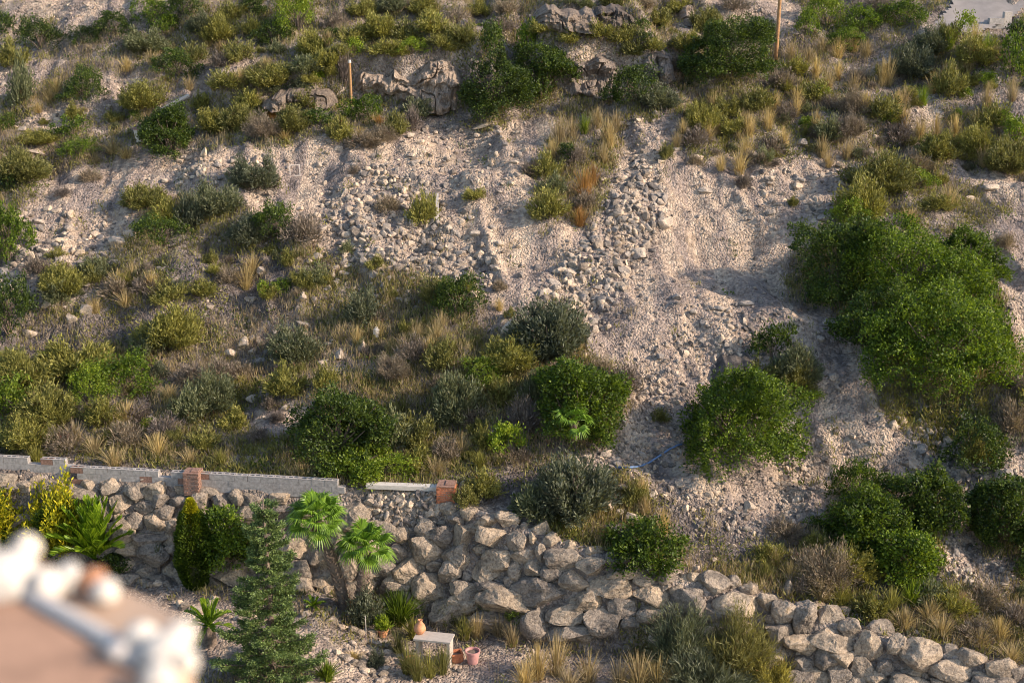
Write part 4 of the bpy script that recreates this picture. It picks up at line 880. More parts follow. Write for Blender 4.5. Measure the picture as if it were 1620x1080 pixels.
M['wood'] = mat_plain("weathered_timber", (0.34, 0.19, 0.085), 0.2, 12, 0.85, 0.4, 0.006)
M['blue'] = mat_plain("blue_plastic", (0.13, 0.20, 0.33), 0.1, 9, 0.5)
M['black'] = mat_plain("black_plastic", (0.05, 0.045, 0.045), 0.1, 9, 0.6)
M['asphalt'] = mat_plain("pale_concrete_track", (0.27, 0.235, 0.205), 0.1, 1.5, 0.9, 0.3, 0.01)
def yw(x): return float(np.interp(x, WL[:, 0], WL[:, 1]))
def block_wall(x0, x1, dy, z0, n_course, seed, label, drop=0.0):
    rg = random.Random(seed); L = 0.40; x = x0; root = None
    gb, gt = Geo(), Geo(); gr = Geo()
    k = 0
    nb = int((x1 - x0) / 0.405)
    for c in range(n_course):
        for i in range(nb + 1):
            xc = x0 + (i + (0.5 if c % 2 else 0.0)) * 0.405; y = yw(xc) + dy; ang = math.atan2(yw(xc + 0.3) - yw(xc - 0.3), 0.6)
            z = z0 + 0.1 + c * 0.198 - drop * (xc - x0)
            top = c == n_course - 1
            if top and i % 9 == 7 and rg.random() < 0.4: continue
            
            jx = rg.uniform(-0.006, 0.006); tl = rg.uniform(-0.006, 0.006)
            tgt = gr if rg.random() < 0.09 else gb
            box(gt, (xc, y, z - 0.004), (0.407, 0.176 if not top else 0.03, 0.196 if not top else 0.17), ang)
            if not top: box(tgt, (xc + jx, y + rg.uniform(-.003, .003), z), (0.401, 0.19, 0.196), ang); continue
            ca, sa = math.cos(ang + tl), math.sin(ang + tl)
            def off(a, b): return (xc + jx + a * ca - b * sa, y + a * sa + b * ca, z)
            for b in (-0.078, 0.078): box(tgt, off(0, b), (0.397, 0.036, 0.190), ang + tl)
            for a in (-0.176, 0, 0.176): box(tgt, off(a, 0), (0.033, 0.12, 0.184), ang + tl)
            p = off(0, 0); box(gt, (p[0], p[1], z - 0.02), (0.32, 0.12, 0.13), ang + tl) if rg.random() < 0.45 else None
            if rg.random() < 0.85:
                for b in (-0.078, 0.078): q = off(0, b); box(gt, (q[0], q[1], z + 0.097), (0.402, 0.045, 0.014), ang + tl)
    r = empty("concrete_block_wall", (x0, yw(x0) + dy, z0)); inv = Matrix.Translation(-Vector(r.location))
    for nm, g, m in (("blocks", gb, 'block'), ("mortar", gt, 'blocktop'), ("brick_patch", gr, 'brickbrown')):
        if g.n: o = link(nm, g.mesh(nm), M[m], r); o.matrix_parent_inverse = inv
    tag(r, label, "wall")
block_wall(-13.6, -5.1, -0.05, 2.66, 3, 2, "grey hollow concrete block wall running along the boulder crest up to the white board")
block_wall(-21.5, -13.95, 0.12, 2.82, 3, 3, "grey concrete block wall section stepping back above the golden cypress")
def pier(x, y, z, w, h, mat, label, cap=True):
    r = empty("brick_pier", (x, y, z)); rg = random.Random(int(abs(x) * 10)); g = Geo(); gm = Geo(); nC = int(h / 0.072)
    box(gm, (0, 0, nC * 0.036), (w - 0.02, w - 0.02, nC * 0.072 - 0.012))
    for c in range(nC):
        z_ = 0.035 + c * 0.072
        for sd in range(4):
            a = sd * math.pi / 2; n = max(2, int(round(w / 0.22)))
            for i in range(n):
                bl = w / n - 0.012; tpos = -w / 2 + (i + 0.5) * w / n + (0.03 if c % 2 else -0.03); d = -w / 2 + 0.05
                box(g, (tpos * math.cos(a) - d * math.sin(a) * 1.0, tpos * math.sin(a) + d * math.cos(a), z_), (bl, 0.105 + rg.uniform(-.006, .006), 0.058), a)
    link("bricks", g.mesh("bricks"), M[mat], r); link("mortar_core", gm.mesh("mortar_core"), M['mortar'], r)
    if cap:
        gc = Geo(); box(gc, (0, 0, nC * 0.072 + 0.012), (w + 0.03, w + 0.03, 0.03)); box(gc, (w * 0.2, 0.02, nC * 0.072 + 0.042), (w * 0.5, w * 0.7, 0.03), 0.06)
        link("cap", gc.mesh("cap"), M['brickbrown'], r)
    r.rotation_euler = (0, 0, -0.12); tag(r, label, "brick pier")
pier(-1.98, 39.95, 2.55, 0.52, 0.72, 'brick', "square orange brick pier with a cap at the end of the white board")
pier(-9.85, 40.80, 2.62, 0.46, 0.72, 'brickbrown', "low brown brick pier set into the grey block wall")
g = Geo(); a = g1(592, 768); b_ = g1(688, 776); z = 3.12
box(g, (-3.35, 40.18, 3.14), (2.2, 0.26, 0.05), -0.10, None); box(g, (-3.35, 40.06, 3.08), (2.2, 0.03, 0.10), -0.10)
tag(link("white_board", g.mesh("white_board"), M['white']), "long white board laid on the small-stone wall beside the capped brick pier", "board")

# ------------------------------------------------------------------ poles, stub, track, small things
def pole(u, v, h, r, label, lean=(0, 0), collar=True):
    P = g1(u, v); e = empty("timber_pole", tuple(P)); g = Geo()
    tube(g, [(lean[0] * t, lean[1] * t, -0.3 + (h + 0.3) * t) for t in np.linspace(0, 1, 9)], [r * (1 - 0.25 * t) for t in np.linspace(0, 1, 9)], 14)
    link("shaft", g.mesh("shaft", True), M['wood'], e); gc = Geo()
    if collar: tube(gc, [(lean[0], lean[1], h - 0.02), (lean[0], lean[1], h + 0.10)], [r * 1.05, r * 0.8], 12); link("pole_cap", gc.mesh("pole_cap"), M['white'], e)
    tag(e, label, "pole")
pole(1227, 97, 7.5, 0.09, "tall bare timber utility pole beside the round dark tree", (0.12, 0))
pole(556, 168, 1.9, 0.07, "short orange timber post with a white top in front of the striped cliff", (-0.02, 0))
P = g1(235, 222); r = empty("red_capped_wall", (P[0] - 0.05, P[1] - 0.1, P[2] + 0.32)); r.scale = (0.85, 0.85, 0.85); r.rotation_euler = (math.radians(14), 0, -0.5); g = Geo(); box(g, (0, 0, 0.1), (0.34, 1.3, 0.7)); link("plaster_wall", g.mesh("plaster_wall"), M['white'], r)
g = Geo()
for k in range(5): box(g, (0, (k - 2) * 0.275, 0.475 + 0.006 * (k % 2)), (0.50, 0.265, 0.05))
link("tile_coping", g.mesh("tile_coping"), M['brickbrown'], r)
g = Geo(); box(g, (0, 0.78, 0.42), (0.36, 0.2, 0.24)); link("end_brick", g.mesh("end_brick"), M['terra'], r); tag(r, "stub of white wall with a red tile coping beside the round glossy bush", "wall")
g = Geo(); p0, p1 = g1(250, 190), g1(300, 160); tube(g, [p0 + [0, 0, 0.35], (p0 + p1) / 2 + [0, 0, 0.3], p1 + [0, 0, 0.25]], 0.09, 8)
tag(link("pale_beam", g.mesh("pale_beam"), M['mortar']), "pale concrete beam running uphill from the red-capped wall stub", "beam")
RD = [(1452, 56), (1478, 34), (1500, 14), (1515, -40), (1700, -40), (1620, 20), (1592, 46), (1540, 60)]
P = ground([p[0] for p in RD], [p[1] for p in RD]); gx, gy = np.meshgrid(np.arange(P[:, 0].min(), P[:, 0].max(), 0.2), np.arange(P[:, 1].min(), min(P[:, 1].max(), 95), 0.2))
ins = inpoly(gx, gy, [tuple(p[:2]) for p in P]); gz = H(gx, gy); gz = sum(H(gx + a * 0.5, gy + b * 0.5) for a in range(-3, 4) for b in range(-3, 4)) / 49.0 + 0.16; ii = np.arange(gx.size).reshape(gx.shape)
q = np.stack([ii[:-1, :-1], ii[:-1, 1:], ii[1:, 1:], ii[1:, :-1]], -1); ok = ins[:-1, :-1] & ins[:-1, 1:] & ins[1:, 1:] & ins[1:, :-1]
tag(link("road", mesh_from("road", np.stack([gx, gy, gz], -1).reshape(-1, 3), quads=q[ok], smooth=True), M['asphalt']), "pale concrete track crossing the upper slope", None, None, "structure")
P = g1(1592, 42); r = empty("concrete_marker", tuple(P)); g = Geo(); box(g, (0, 0, 0.3), (0.36, 0.26, 0.75), 0.1); link("post", g.mesh("post"), M['mortar'], r)
g = Geo(); box(g, (-0.55, -0.1, 0.15), (0.7, 0.25, 0.5), 0.1); link("wing", g.mesh("wing"), M['block'], r); tag(r, "squat pale concrete marker at the edge of the track", "marker")
P = g1(596, 536); g = Geo(); lathe(g, [(0, 0), (0.10, 0), (0.12, 0.02), (0.12, 0.34), (0.10, 0.38), (0.055, 0.40), (0.055, 0.44), (0, 0.44)], 20)
tag(link("plastic_canister", g.mesh("plastic_canister", False), M['white'], None, tuple(P)), "small white plastic canister standing in the scrub by the square stones", "canister")
def hose(pts, r, mat, name, label, cat, lift=0.03):
    pts = np.array(pts, float); t = np.linspace(0, len(pts) - 1, 60); uu = np.interp(t, range(len(pts)), pts[:, 0]); vv = np.interp(t, range(len(pts)), pts[:, 1])
    P = ground(uu, vv); k = np.ones(7) / 7; Pp = np.vstack([P[:1]] * 3 + [P] + [P[-1:]] * 3); P = np.stack([np.convolve(Pp[:, i], k, 'valid') for i in range(3)], -1)
    P[:, 2] = np.maximum(P[:, 2], H(P[:, 0], P[:, 1])) + lift; g = Geo(); tube(g, P, r, 7); tag(link(name, g.mesh(name, True), M[mat]), label, cat)
hose([(972, 741), (1000, 742), (1022, 737), (1045, 722), (1060, 712), (1080, 704)], 0.035, 'blue', "garden_hose", "blue hose trailing across the gravel chute by the bright cushion bush", "hose", 0.05)
hose([(95, 512), (75, 528), (55, 545), (25, 562)], 0.03, 'black', "black_pipe", "longer black irrigation pipe running down across dark soil", "pipe", 0.05)
hose([(92, 516), (84, 530), (80, 545), (80, 560)], 0.03, 'black', "black_pipe", "shorter black irrigation pipe branching straight downhill from the longer one", "pipe", 0.05)
hose([(215, 405), (245, 398), (280, 390), (292, 380)], 0.03, 'black', "black_pipe", "thin dark pipe lying under the evergreen beside the scree", "pipe", 0.05)
P = g1(467, 278); g = Geo()
for dx, dz, sx, sz in ((-0.2, 0.22, 0.04, 0.48), (0.2, 0.22, 0.04, 0.48), (0, 0.44, 0.36, 0.04), (0, 0.0, 0.36, 0.04)): box(g, (dx, 0, dz), (sx, 0.04, sz))
o = link("metal_frame", g.mesh("metal_frame"), M['mortar'], None, tuple(P)); o.rotation_euler = (math.radians(-25), 0, 0.2); tag(o, "small square white metal frame lying on the rubble", "frame")
P = g1(690, 168); g = Geo(); box(g, (0, 0, 0.3), (0.5, 0.35, 0.85), 0.2); tag(link("concrete_block", g.mesh("concrete_block"), M['mortar'], None, tuple(P)), "upright grey concrete block at the foot of the striped cliff", "block")
P = g1(692, 335); g = Geo(); box(g, (0, 0, 0.05), (0.12, 1.9, 0.12), 0.05); o = link("timber_plank", g.mesh("timber_plank"), M['mortar'], None, tuple(P + np.array([0, 0, 0.1]))); o.rotation_euler = (math.radians(24), 0, 0); tag(o, "pale plank lying up the slope beside an olive bush", "plank")

# ------------------------------------------------------------------ garden below the wall
def fan_frond(g, base, d, pet, R, rng, n=24, spread=1.9):
    d = np.array(d, float); d /= np.linalg.norm(d); up = np.array([0, 0, 1.0]); s = np.cross(d, up); s /= np.linalg.norm(s) + 1e-9; nrm = np.cross(s, d)
    tip = base + d * pet; tube(g, [base, (base + tip) / 2 + up * 0.03, tip], [0.018, 0.014, 0.01], 5, False)
    roll = rng.uniform(-0.3, 0.3); s = s * math.cos(roll) + nrm * math.sin(roll); nrm = np.cross(s, d)
    V = []; Q = []
    for k in range(n):
        a = (k / (n - 1) - 0.5) * 2 * spread; L = R * (1 - 0.22 * abs(a) / spread) * rng.uniform(0.92, 1.05); dr = d * math.cos(a) + s * math.sin(a); sd = -d * math.sin(a) + s * math.cos(a)
        wd = L * math.sin(spread / n) * 1.0
        m1 = tip + dr * L * 0.6 + nrm * 0.03; e = tip + dr * L * rng.uniform(.95, 1.0) - up * L * rng.uniform(0.12, 0.38)
        i = len(V); V += [tip - sd * 0.004, tip + sd * 0.004, m1 + sd * wd * 0.62, m1 - sd * wd * 0.62, e + sd * 0.004, e - sd * 0.004, m1 + nrm * wd * 0.5]
        Q += [[i, i + 1, i + 2, i + 6], [i, i + 6, i + 3, i], [i + 6, i + 2, i + 4, i + 5], [i + 6, i + 5, i + 3, i + 6]]
    Q4 = [q for q in Q if len(set(q)) == 4]; T3 = [list(dict.fromkeys(q)) for q in Q if len(set(q)) == 3]
    V = np.array(V); k0 = g.n; g.add(V, Q4, T3)
def fan_palm(base, top, R, n, seed, label, trunk_r=0.17, name="fan_palm"):
    rng = np.random.default_rng(seed); base = np.array(base, float); top = np.array(top, float) - base
    r = empty(name, tuple(base)); g = Geo()
    t = np.linspace(0, 1, 26); bend = np.array([0.0, 0.0, 0]); pts = np.stack([top[0] * t ** 1.5, top[1] * t, top[2] * t], -1) - np.array([0, 0, 0.1])
    tube(g, pts, trunk_r * (1 + 0.07 * np.sin(np.arange(26) * 2.1)), 12)
    gb = Geo()
    for i in range(260):                    # old leaf bases
        tt = rng.uniform(0.02, 0.98); c = np.array([np.interp(tt, t, pts[:, q]) for q in range(3)]); a = rng.uniform(0, 6.283); o_ = np.array([math.cos(a), math.sin(a), 0])
        s_ = np.array([-math.sin(a), math.cos(a), 0]); b0 = c + o_ * trunk_r * 0.9; L = rng.uniform(0.08, 0.16)
        gb.add([b0 - s_ * 0.035, b0 + s_ * 0.035, b0 + o_ * L * 0.7 + np.array([0, 0, L]) + s_ * 0.012, b0 + o_ * L * 0.7 + np.array([0, 0, L]) - s_ * 0.012], [[0, 1, 2, 3]])
    link("trunk", g.mesh("trunk", True), M['bark'], r); link("leaf_bases", gb.mesh("leaf_bases"), M['palmboot'], r)
    for k in range(n):
        a = k * 2.399 + rng.uniform(-.2, .2); e = rng.uniform(-0.45, 1.2) if k else 1.4; e = 1.25 - 1.75 * (k / n) + rng.uniform(-.15, .15)
        d = [math.cos(a) * math.cos(e), math.sin(a) * math.cos(e), math.sin(e)]; gf = Geo(); fan_frond(gf, top.copy(), d, R * 0.5 * rng.uniform(.8, 1.1), R * 0.58, rng)
        link("frond", gf.mesh("frond"), M['palm'], r)
    tag(r, label, "palm tree", "fan palms in the garden" if name == "fan_palm" else None); return r
M['palmboot'] = mat_leaf("palm_boot", [(0.24, 0.16, 0.12), (0.46, 0.34, 0.27), (0.66, 0.54, 0.45)], 0.05)
fan_palm((-4.95, 38.25, -0.25), (-5.72, 38.3, 2.85), 1.0, 24, 1, "fan palm with curved slanting trunk in front of the boulder wall")
fan_palm((-4.50, 38.05, -0.45), (-4.28, 37.95, 2.15), 0.92, 24, 2, "straighter fan palm nearer the white bench with a shaggy upright trunk")
P = g1(905, 668); fan_palm(tuple(P + np.array([0, -1.4, 0.0])), tuple(P + np.array([0, -1.4, 0.55])), 0.8, 12, 5, "dwarf fan palm growing through the evergreen beside the gravel chute", 0.09, "dwarf_fan_palm")

def pinnate(base, n, L, seed, label, name, mat='cycad', emin=0.25, emax=1.45, lw=0.014, ll=0.30, trunk=0.25):
    rng = np.random.default_rng(seed); r = empty(name, tuple(base)); g = Geo(); tube(g, [(0, 0, -0.2), (0, 0, trunk)], [0.22, 0.17], 12); link("trunk", g.mesh("trunk"), M['bark'], r)
    for k in range(n):
        a = k * 2.399; e = emax - (emax - emin) * (k / n) ** 1.0; Lk = L * rng.uniform(0.85, 1.05); t = np.linspace(0, 1, 14)
        o_ = np.array([math.cos(a), math.sin(a), 0]); pts = o_ * (Lk * math.cos(e) * t)[:, None] + np.array([0, 0, 1]) * (trunk + Lk * math.sin(e) * t - 0.33 * Lk * (math.cos(e) + .25) * t ** 2.3)[:, None]
        g = Geo(); tube(g, pts, np.linspace(0.022, 0.006, 14), 5, False); s_ = np.array([-math.sin(a), math.cos(a), 0])
        tt = np.linspace(0.15, 0.99, 34); c = np.stack([np.interp(tt, t, pts[:, q]) for q in range(3)], -1); tan = np.gradient(c, axis=0); tan /= np.linalg.norm(tan, axis=1, keepdims=True)
        for sg in (-1, 1):
            D = tan * 1.0 + s_ * sg * 0.62 + np.array([0, 0, 0.28]); ln = ll * np.sin(np.pi * (0.12 + 0.85 * tt)) ** 0.6; V, Q = leaf_mesh(c, D, ln, lw, rng); g.add(V, Q)
        link("frond", g.mesh("frond"), M[mat], r)
    tag(r, label, name.replace("_", " ")); return r
P = g1(152, 896); pinnate(P, 44, 2.25, 4, "lime green date palm with arching feather fronds beside the golden cypress", "date_palm", 'cycad', 0.70, 1.50, 0.024, 0.50)
P = g1(332, 1022); pinnate(P + np.array([0, 0, 0.3]), 16, 0.95, 6, "small lime palm-like shrub with drooping fronds beside the conifer", "small_palm", 'cycad', 0.1, 1.4, 0.014, 0.22, 0.35)
P = g1(496, 962); pinnate(P, 12, 0.42, 7, "tiny bright green cycad in a stone planter behind the conifer", "small_cycad", 'cycad', 0.2, 1.2, 0.012, 0.12, 0.08)

def garden_tree(name, u, v, seed, parts, label, cat, trunk_h=0.0, tr=0.05):
    P = g1(u, v); r = empty(name, tuple(P))
    for nm, mesh, m in parts: link(nm, mesh, M[m], r)
    g = Geo(); tube(g, [(0, 0, -0.2), (0.02, 0, trunk_h * 0.5 + 0.1), (0, 0, trunk_h + 0.5)], [tr, tr * 0.9, tr * 0.5], 8); link("trunk", g.mesh("trunk", True), M['bark'], r)
    tag(r, label, cat); return r
def spindle(rx, h, n, leaf, seed, z0=0.0, pw=0.8, lo=0.0, hi=1.0, upl=0.8):
    rng = np.random.default_rng(seed); t = rng.uniform(lo, hi, n); a = rng.uniform(0, 6.283, n); prof = np.sin(np.pi * np.clip(t * 0.86 + 0.14, 0, 1)) ** pw
    rad = rx * prof * (0.72 + 0.30 * rng.random(n)) * (1 + 0.18 * vnoise(np.stack([np.cos(a) * 2.2, np.sin(a) * 2.2, t * h * 2.2], -1), seed))
    P = np.stack([rad * np.cos(a), rad * np.sin(a), z0 + t * h], -1); D = np.stack([np.cos(a), np.sin(a), 0 * a + upl], -1) + rng.normal(size=P.shape) * 0.35
    return leaf_mesh(P, D, leaf * rng.uniform(0.7, 1.4, n), leaf * 0.26, rng)
def SM(nm, vq): return mesh_from(nm, vq[0], quads=vq[1])
garden_tree("column_cypress", 310, 928, 1, [("foliage", SM("foliage", spindle(0.52, 2.9, 15000, 0.085, 3, 0, 0.75, 0, 0.86)), 'B'), ("golden_tip", SM("golden_tip", spindle(0.40, 2.9, 2600, 0.09, 4, 0, 0.75, 0.62, 1.0)), 'gold')],
            "narrow column cypress with golden tip standing against the boulder wall", "cypress")
garden_tree("golden_cypress", 95, 880, 2, [("foliage", SM("foliage", wispy_crown(0.95, 0.9, 2.3, 9000, 0.14, 0.030, 8, 0.6)), 'gold'), ("inner_foliage", SM("inner_foliage", dense_crown(0.75, 0.7, 1.9, 5000, 0.09, 9, 12)), 'B')],
            "bushy golden-tipped cypress beside the date palm", "cypress")
garden_tree("golden_cypress", 0, 868, 3, [("foliage", SM("foliage", wispy_crown(0.85, 0.8, 2.0, 7000, 0.14, 0.030, 11, 0.6)), 'gold'), ("inner_foliage", SM("inner_foliage", dense_crown(0.7, 0.7, 1.7, 4000, 0.09, 12, 12)), 'B')],
            "golden cypress cut by the frame edge above the blurred parapet", "cypress")
V, Q = dense_crown(0.85, 0.8, 1.9, 11000, 0.085, 21, 18); V[:, 2] += 0.75
garden_tree("garden_tree", 366, 925, 4, [("crown", mesh_from("crown", V, quads=Q), 'B')], "small leafy green tree on a thin trunk between column cypress and conifer", "tree", 0.8, 0.045)
garden_tree("garden_shrub", 178, 905, 14, [("crown", SM("crown", dense_crown(0.5, 0.5, 0.6, 2500, 0.08, 33, 8)), 'D')], "dark low shrub at the foot of the date palm", "shrub")
# conifer
def conifer(base, h, R, seed, label):
    rng = np.random.default_rng(seed); r = empty("conifer", tuple(base)); g = Geo(); tube(g, [(0, 0, -0.2), (0.03, 0, h * 0.5), (0, 0, h * 0.98)], [0.13, 0.08, 0.012], 10); link("trunk", g.mesh("trunk", True), M['bark'], r)
    Ps, Ds = [], []; gb = Geo(); z = 0.25
    while z < h * 0.97:
        f = z / h; Lb = R * (1 - f) ** 0.75 + 0.10; nb = 7 if f < 0.8 else 5; a0 = rng.uniform(0, 6.28)
        for k in range(nb):
            a = a0 + k * 6.283 / nb + rng.uniform(-.25, .25); L = Lb * rng.uniform(0.5, 1.2); t = np.linspace(0, 1, 12); o_ = np.array([math.cos(a), math.sin(a), 0]); s_ = np.array([-math.sin(a), math.cos(a), 0])
            pts = o_ * (L * t)[:, None] + np.array([0, 0, 1.0]) * (z + rng.uniform(-.08, .08) - 0.10 * L * t + 0.30 * L * t ** 2)[:, None]; tube(gb, pts[::3], [0.025 * (1 - f) + .006] * 4, 4, False)
            n2_ = int(20 * L / 0.5) + 8
            for q in range(n2_):
                tt = rng.uniform(0.22, 1.0); c = np.array([np.interp(tt, t, pts[:, i]) for i in range(3)]); sg = rng.choice([-1, 1]); tl = 0.30 * L * (1.15 - tt) + 0.05; m = int(10 + 24 * tl)
                dd = o_ * 0.8 + s_ * sg * 0.75 + np.array([0, 0, rng.uniform(-0.05, 0.3)]); u_ = rng.uniform(0, 1, m)[:, None]
                Ps.append(c + dd * tl * u_ + rng.normal(size=(m, 3)) * 0.03); Ds.append(dd + rng.normal(size=(m, 3)) * 0.55 + np.array([0, 0, 0.35]))
        z += 0.25 + 0.10 * (1 - f)
    P = np.concatenate(Ps); D = np.concatenate(Ds); V, Q = leaf_mesh(P, D, 0.075, 0.017, rng); link("branches", gb.mesh("branches"), M['bark'], r); link("foliage", mesh_from("foliage", V, quads=Q), M['fir'], r); print("fir", len(P))
    tag(r, label, "conifer tree")
conifer((-6.45, 34.0, 0.0), 5.5, 1.32, 3, "tall light green conifer standing in front of the two fan palms")
# bamboo-like clump, small pots, table
def gtuft(name, u, v, r_, h, n, wd, seed, mat, label, cat):
    V, Q = tuft(r_, h, n, wd, seed, 0.3); P = g1(u, v); o = link(name, mesh_from(name, V, quads=Q), M[mat], None, tuple(P)); tag(o, label, cat); return o
gtuft("papyrus_clump", 632, 985, 0.75, 1.05, 700, 0.013, 3, 'B', "dense grassy green papyrus clump behind the white bench", "papyrus")
P = g1(580, 992); r = empty("oleander", tuple(P)); V, Q = wispy_crown(0.5, 0.45, 1.15, 4200, 0.12, 0.016, 41, 0.7); link("foliage", mesh_from("foliage", V, quads=Q), M['G'], r); link("stems", stems_mesh(0.5, 1.0, 8, 0.02, 5), M['bark'], r); tag(r, "blue-green slender shrub at the foot of the straighter fan palm", "shrub")
gtuft("papyrus_clump", 655, 1010, 0.35, 0.75, 220, 0.012, 8, 'O', "smaller olive grass clump in front of the bench's urn end", "papyrus")
def pot(u, v, r_, h, mat, label, plant=None, name="flower_pot", rim=True):
    P = g1(u, v); e = empty(name, tuple(P)); g = Geo(); lathe(g, [(0.0, 0.005), (r_ * 0.70, 0.005), (r_ * 0.74, 0.02), (r_ * 0.93, h * 0.84), (r_ * 1.06, h * 0.85), (r_ * 1.08, h), (r_ * 0.93, h), (r_ * 0.88, h * 0.80), (0, h * 0.79)], 32)
    link("pot_body", g.mesh("pot_body", False), M[mat], e); g = Geo(); lathe(g, [(0, h * 0.86), (r_ * 0.90, h * 0.83)], 24); link("soil", g.mesh("soil"), M['bark'], e)
    if plant: V, Q = plant; V = V + np.array([0, 0, h * 0.8]); link("plant", mesh_from("plant", V, quads=Q), M['Y'], e)
    tag(e, label, "flower pot"); return e
pot(748, 1048, 0.20, 0.40, 'pinkpot', "pink round pot with thick rim standing past the end of the white bench")
pot(606, 1006, 0.16, 0.24, 'terra', "orange clay pot holding a bright yellow-green plant", wispy_crown(0.22, 0.22, 0.42, 900, 0.10, 0.016, 55, 0.7))
pot(650, 1052, 0.14, 0.26, 'terra', "orange clay pot half hidden in grass in front of the bench")
P = g1(722, 1046); r = empty("square_planter", tuple(P)); g = Geo()
for dx, dy, sx, sy in ((0, -0.15, 0.30, 0.03), (0, 0.15, 0.30, 0.03), (-0.15, 0, 0.03, 0.27), (0.15, 0, 0.03, 0.27)): box(g, (dx, dy, 0.15), (sx, sy, 0.30)); box(g, (dx * 1.06, dy * 1.06, 0.29), (sx * 1.12 if sx > .1 else sx + .02, sy * 1.12 if sy > .1 else sy + .02, 0.035))
link("box", g.mesh("box"), M['brick'], r); g = Geo(); box(g, (0, 0, 0.2), (0.27, 0.27, 0.03)); link("soil", g.mesh("soil"), M['bark'], r); r.rotation_euler = (0, 0, 0.25); tag(r, "square rusty clay planter between the white bench and the pink pot", "planter")
# bench / table: slab on two panel legs
P = g1(688, 1050); zt = P[2]; r = empty("white_bench", (P[0] - 0.02, P[1] + 0.1, zt)); g = Geo(); box(g, (0, 0, 0.80), (1.08, 0.52, 0.055)); link("top_slab", g.mesh("top_slab"), M['marble'], r)
for sx in (-0.44, 0.46): g = Geo(); box(g, (sx, 0, 0.385), (0.09, 0.42, 0.772)); box(g, (sx, 0, 0.02), (0.13, 0.46, 0.05)); link("leg", g.mesh("leg"), M['marble'], r)
r.rotation_euler = (0, 0, -0.20); tag(r, "pale stone bench-table with a slab top and two panel legs by the boulder wall", "bench")
g = Geo(); lathe(g, [(0, 0), (0.13, 0), (0.20, 0.10), (0.22, 0.20), (0.17, 0.33), (0.09, 0.43), (0.065, 0.50), (0.085, 0.54), (0.06, 0.54), (0.045, 0.49), (0, 0.40)], 30)
o = link("clay_urn", g.mesh("clay_urn", True), M['terra'], None, (P[0] - 0.44, P[1] + 0.28, zt + 0.835)); o.scale = (0.8, 0.8, 0.78); o.rotation_euler = (0, math.radians(4), 0); tag(o, "tan clay urn with narrow neck standing on the end of the white bench", "urn")
g = Geo(); P2 = g1(579, 1014); tube(g, [(0, 0, -0.1), (0.01, 0, 0.4), (0.0, 0, 0.82)], 0.013, 6); tag(link("garden_stake", g.mesh("garden_stake"), M['mortar'], None, tuple(P2)), "thin pale stake standing in the stone-edged bed", "stake")
# agave
def agave(u, v, R, seed, label, trunk=0.0):
    rng = np.random.default_rng(seed); P = g1(u, v); r = empty("agave", tuple(P)); g = Geo()
    for k in range(34):
        a = k * 2.399; e = 1.4 - 1.25 * k / 34; d = np.array([math.cos(a) * math.cos(e), math.sin(a) * math.cos(e), math.sin(e)]); s_ = np.array([-math.sin(a), math.cos(a), 0]); b = np.array([0, 0, trunk + .05])
        g.add([b - s_ * .02, b + s_ * .02, b + d * R * .4 + s_ * .03, b + d * R * .4 - s_ * .03, b + d * R], [[0, 1, 2, 3]], [[3, 2, 4]])
    link("leaves", g.mesh("leaves"), M['G'], r); g = Geo(); tube(g, [(0, 0, -.1), (0, 0, trunk + .08)], [.07, .05], 8); link("stem", g.mesh("stem"), M['bark'], r); tag(r, label, "agave")
agave(252, 905, 0.40, 3, "grey-green spiky agave on a stem in front of the boulder wall", 0.55)
# stone edging of beds
def edging(pts, n, label, px=20, name="edging_stone", grp=""):
    pts = np.array(pts, float); t = np.linspace(0, len(pts) - 1, n)
    for k, tt in enumerate(t):
        u = np.interp(tt, range(len(pts)), pts[:, 0]) + random.uniform(-2, 2); v = np.interp(tt, range(len(pts)), pts[:, 1]) + random.uniform(-2, 2)
        w_ = px * random.uniform(0.75, 1.35); o = stone(u, v, w_, w_ * random.uniform(0.55, 0.8), "edging", 'boulder' if k % 3 else 'stone', name, sink=0.3)
        del o["label"]; hl = ["pale", "grey", "tan", "flat"][k % 4]
        o["label"] = f"{hl} stone {label}, " + (f"{ORD[k]} from the conifer end" if k < 16 else f"{ORD[k - 16]} past the bend"); o["category"] = "stone"; o["group"] = grp
edging([(285, 955), (300, 962), (325, 960), (335, 945)], 7, "edging the planter under the column cypress", 17, grp="edging of the cypress planter")
edging([(340, 968), (365, 978), (395, 975), (410, 962)], 8, "edging the planter under the small tree", 18, grp="edging of the tree planter")
edging([(515, 975), (540, 990), (575, 1000), (590, 1003)], 9, "edging the raised bed below the fan palms", 18, grp="edging of the palm bed")
edging([(560, 1018), (590, 1016), (610, 1020), (614, 1040), (608, 1062), (600, 1085)], 13, "edging the bed in front of the bench", 15, grp="edging of the bench bed")
edging([(535, 1030), (548, 1040), (565, 1050), (585, 1060), (598, 1075)], 10, "edging the inner bed below the thin stake", 17, grp="edging of the stake bed")
edging([(455, 955), (475, 968), (500, 972), (520, 965)], 8, "edging the tiny cycad planter", 16, grp="edging of the cycad planter")
edging([(215, 915), (235, 925), (262, 922), (275, 905)], 7, "edging the agave planter", 17, grp="edging of the agave planter")
gtuft("gold_grass", 516, 1075, 0.4, 0.6, 260, 0.014, 12, 'Y', "yellow-green leafy clump beside the conifer's foot", "garden plant")
gtuft("bed_grass", 560, 1040, 0.35, 0.25, 160, 0.010, 13, 'S', "dry straw tuft inside the stone-edged bed", "garden plant")
shrub(595, 1045, 30, 30, 'G', "small grey-green herb inside the stone-edged bed by the bench")
shrub(812, 985, 34, 30, 'B', "fresh green weed bush at the foot of the boulder wall"); shrub(710, 980, 44, 30, 'O', "olive weed bush behind the white bench")
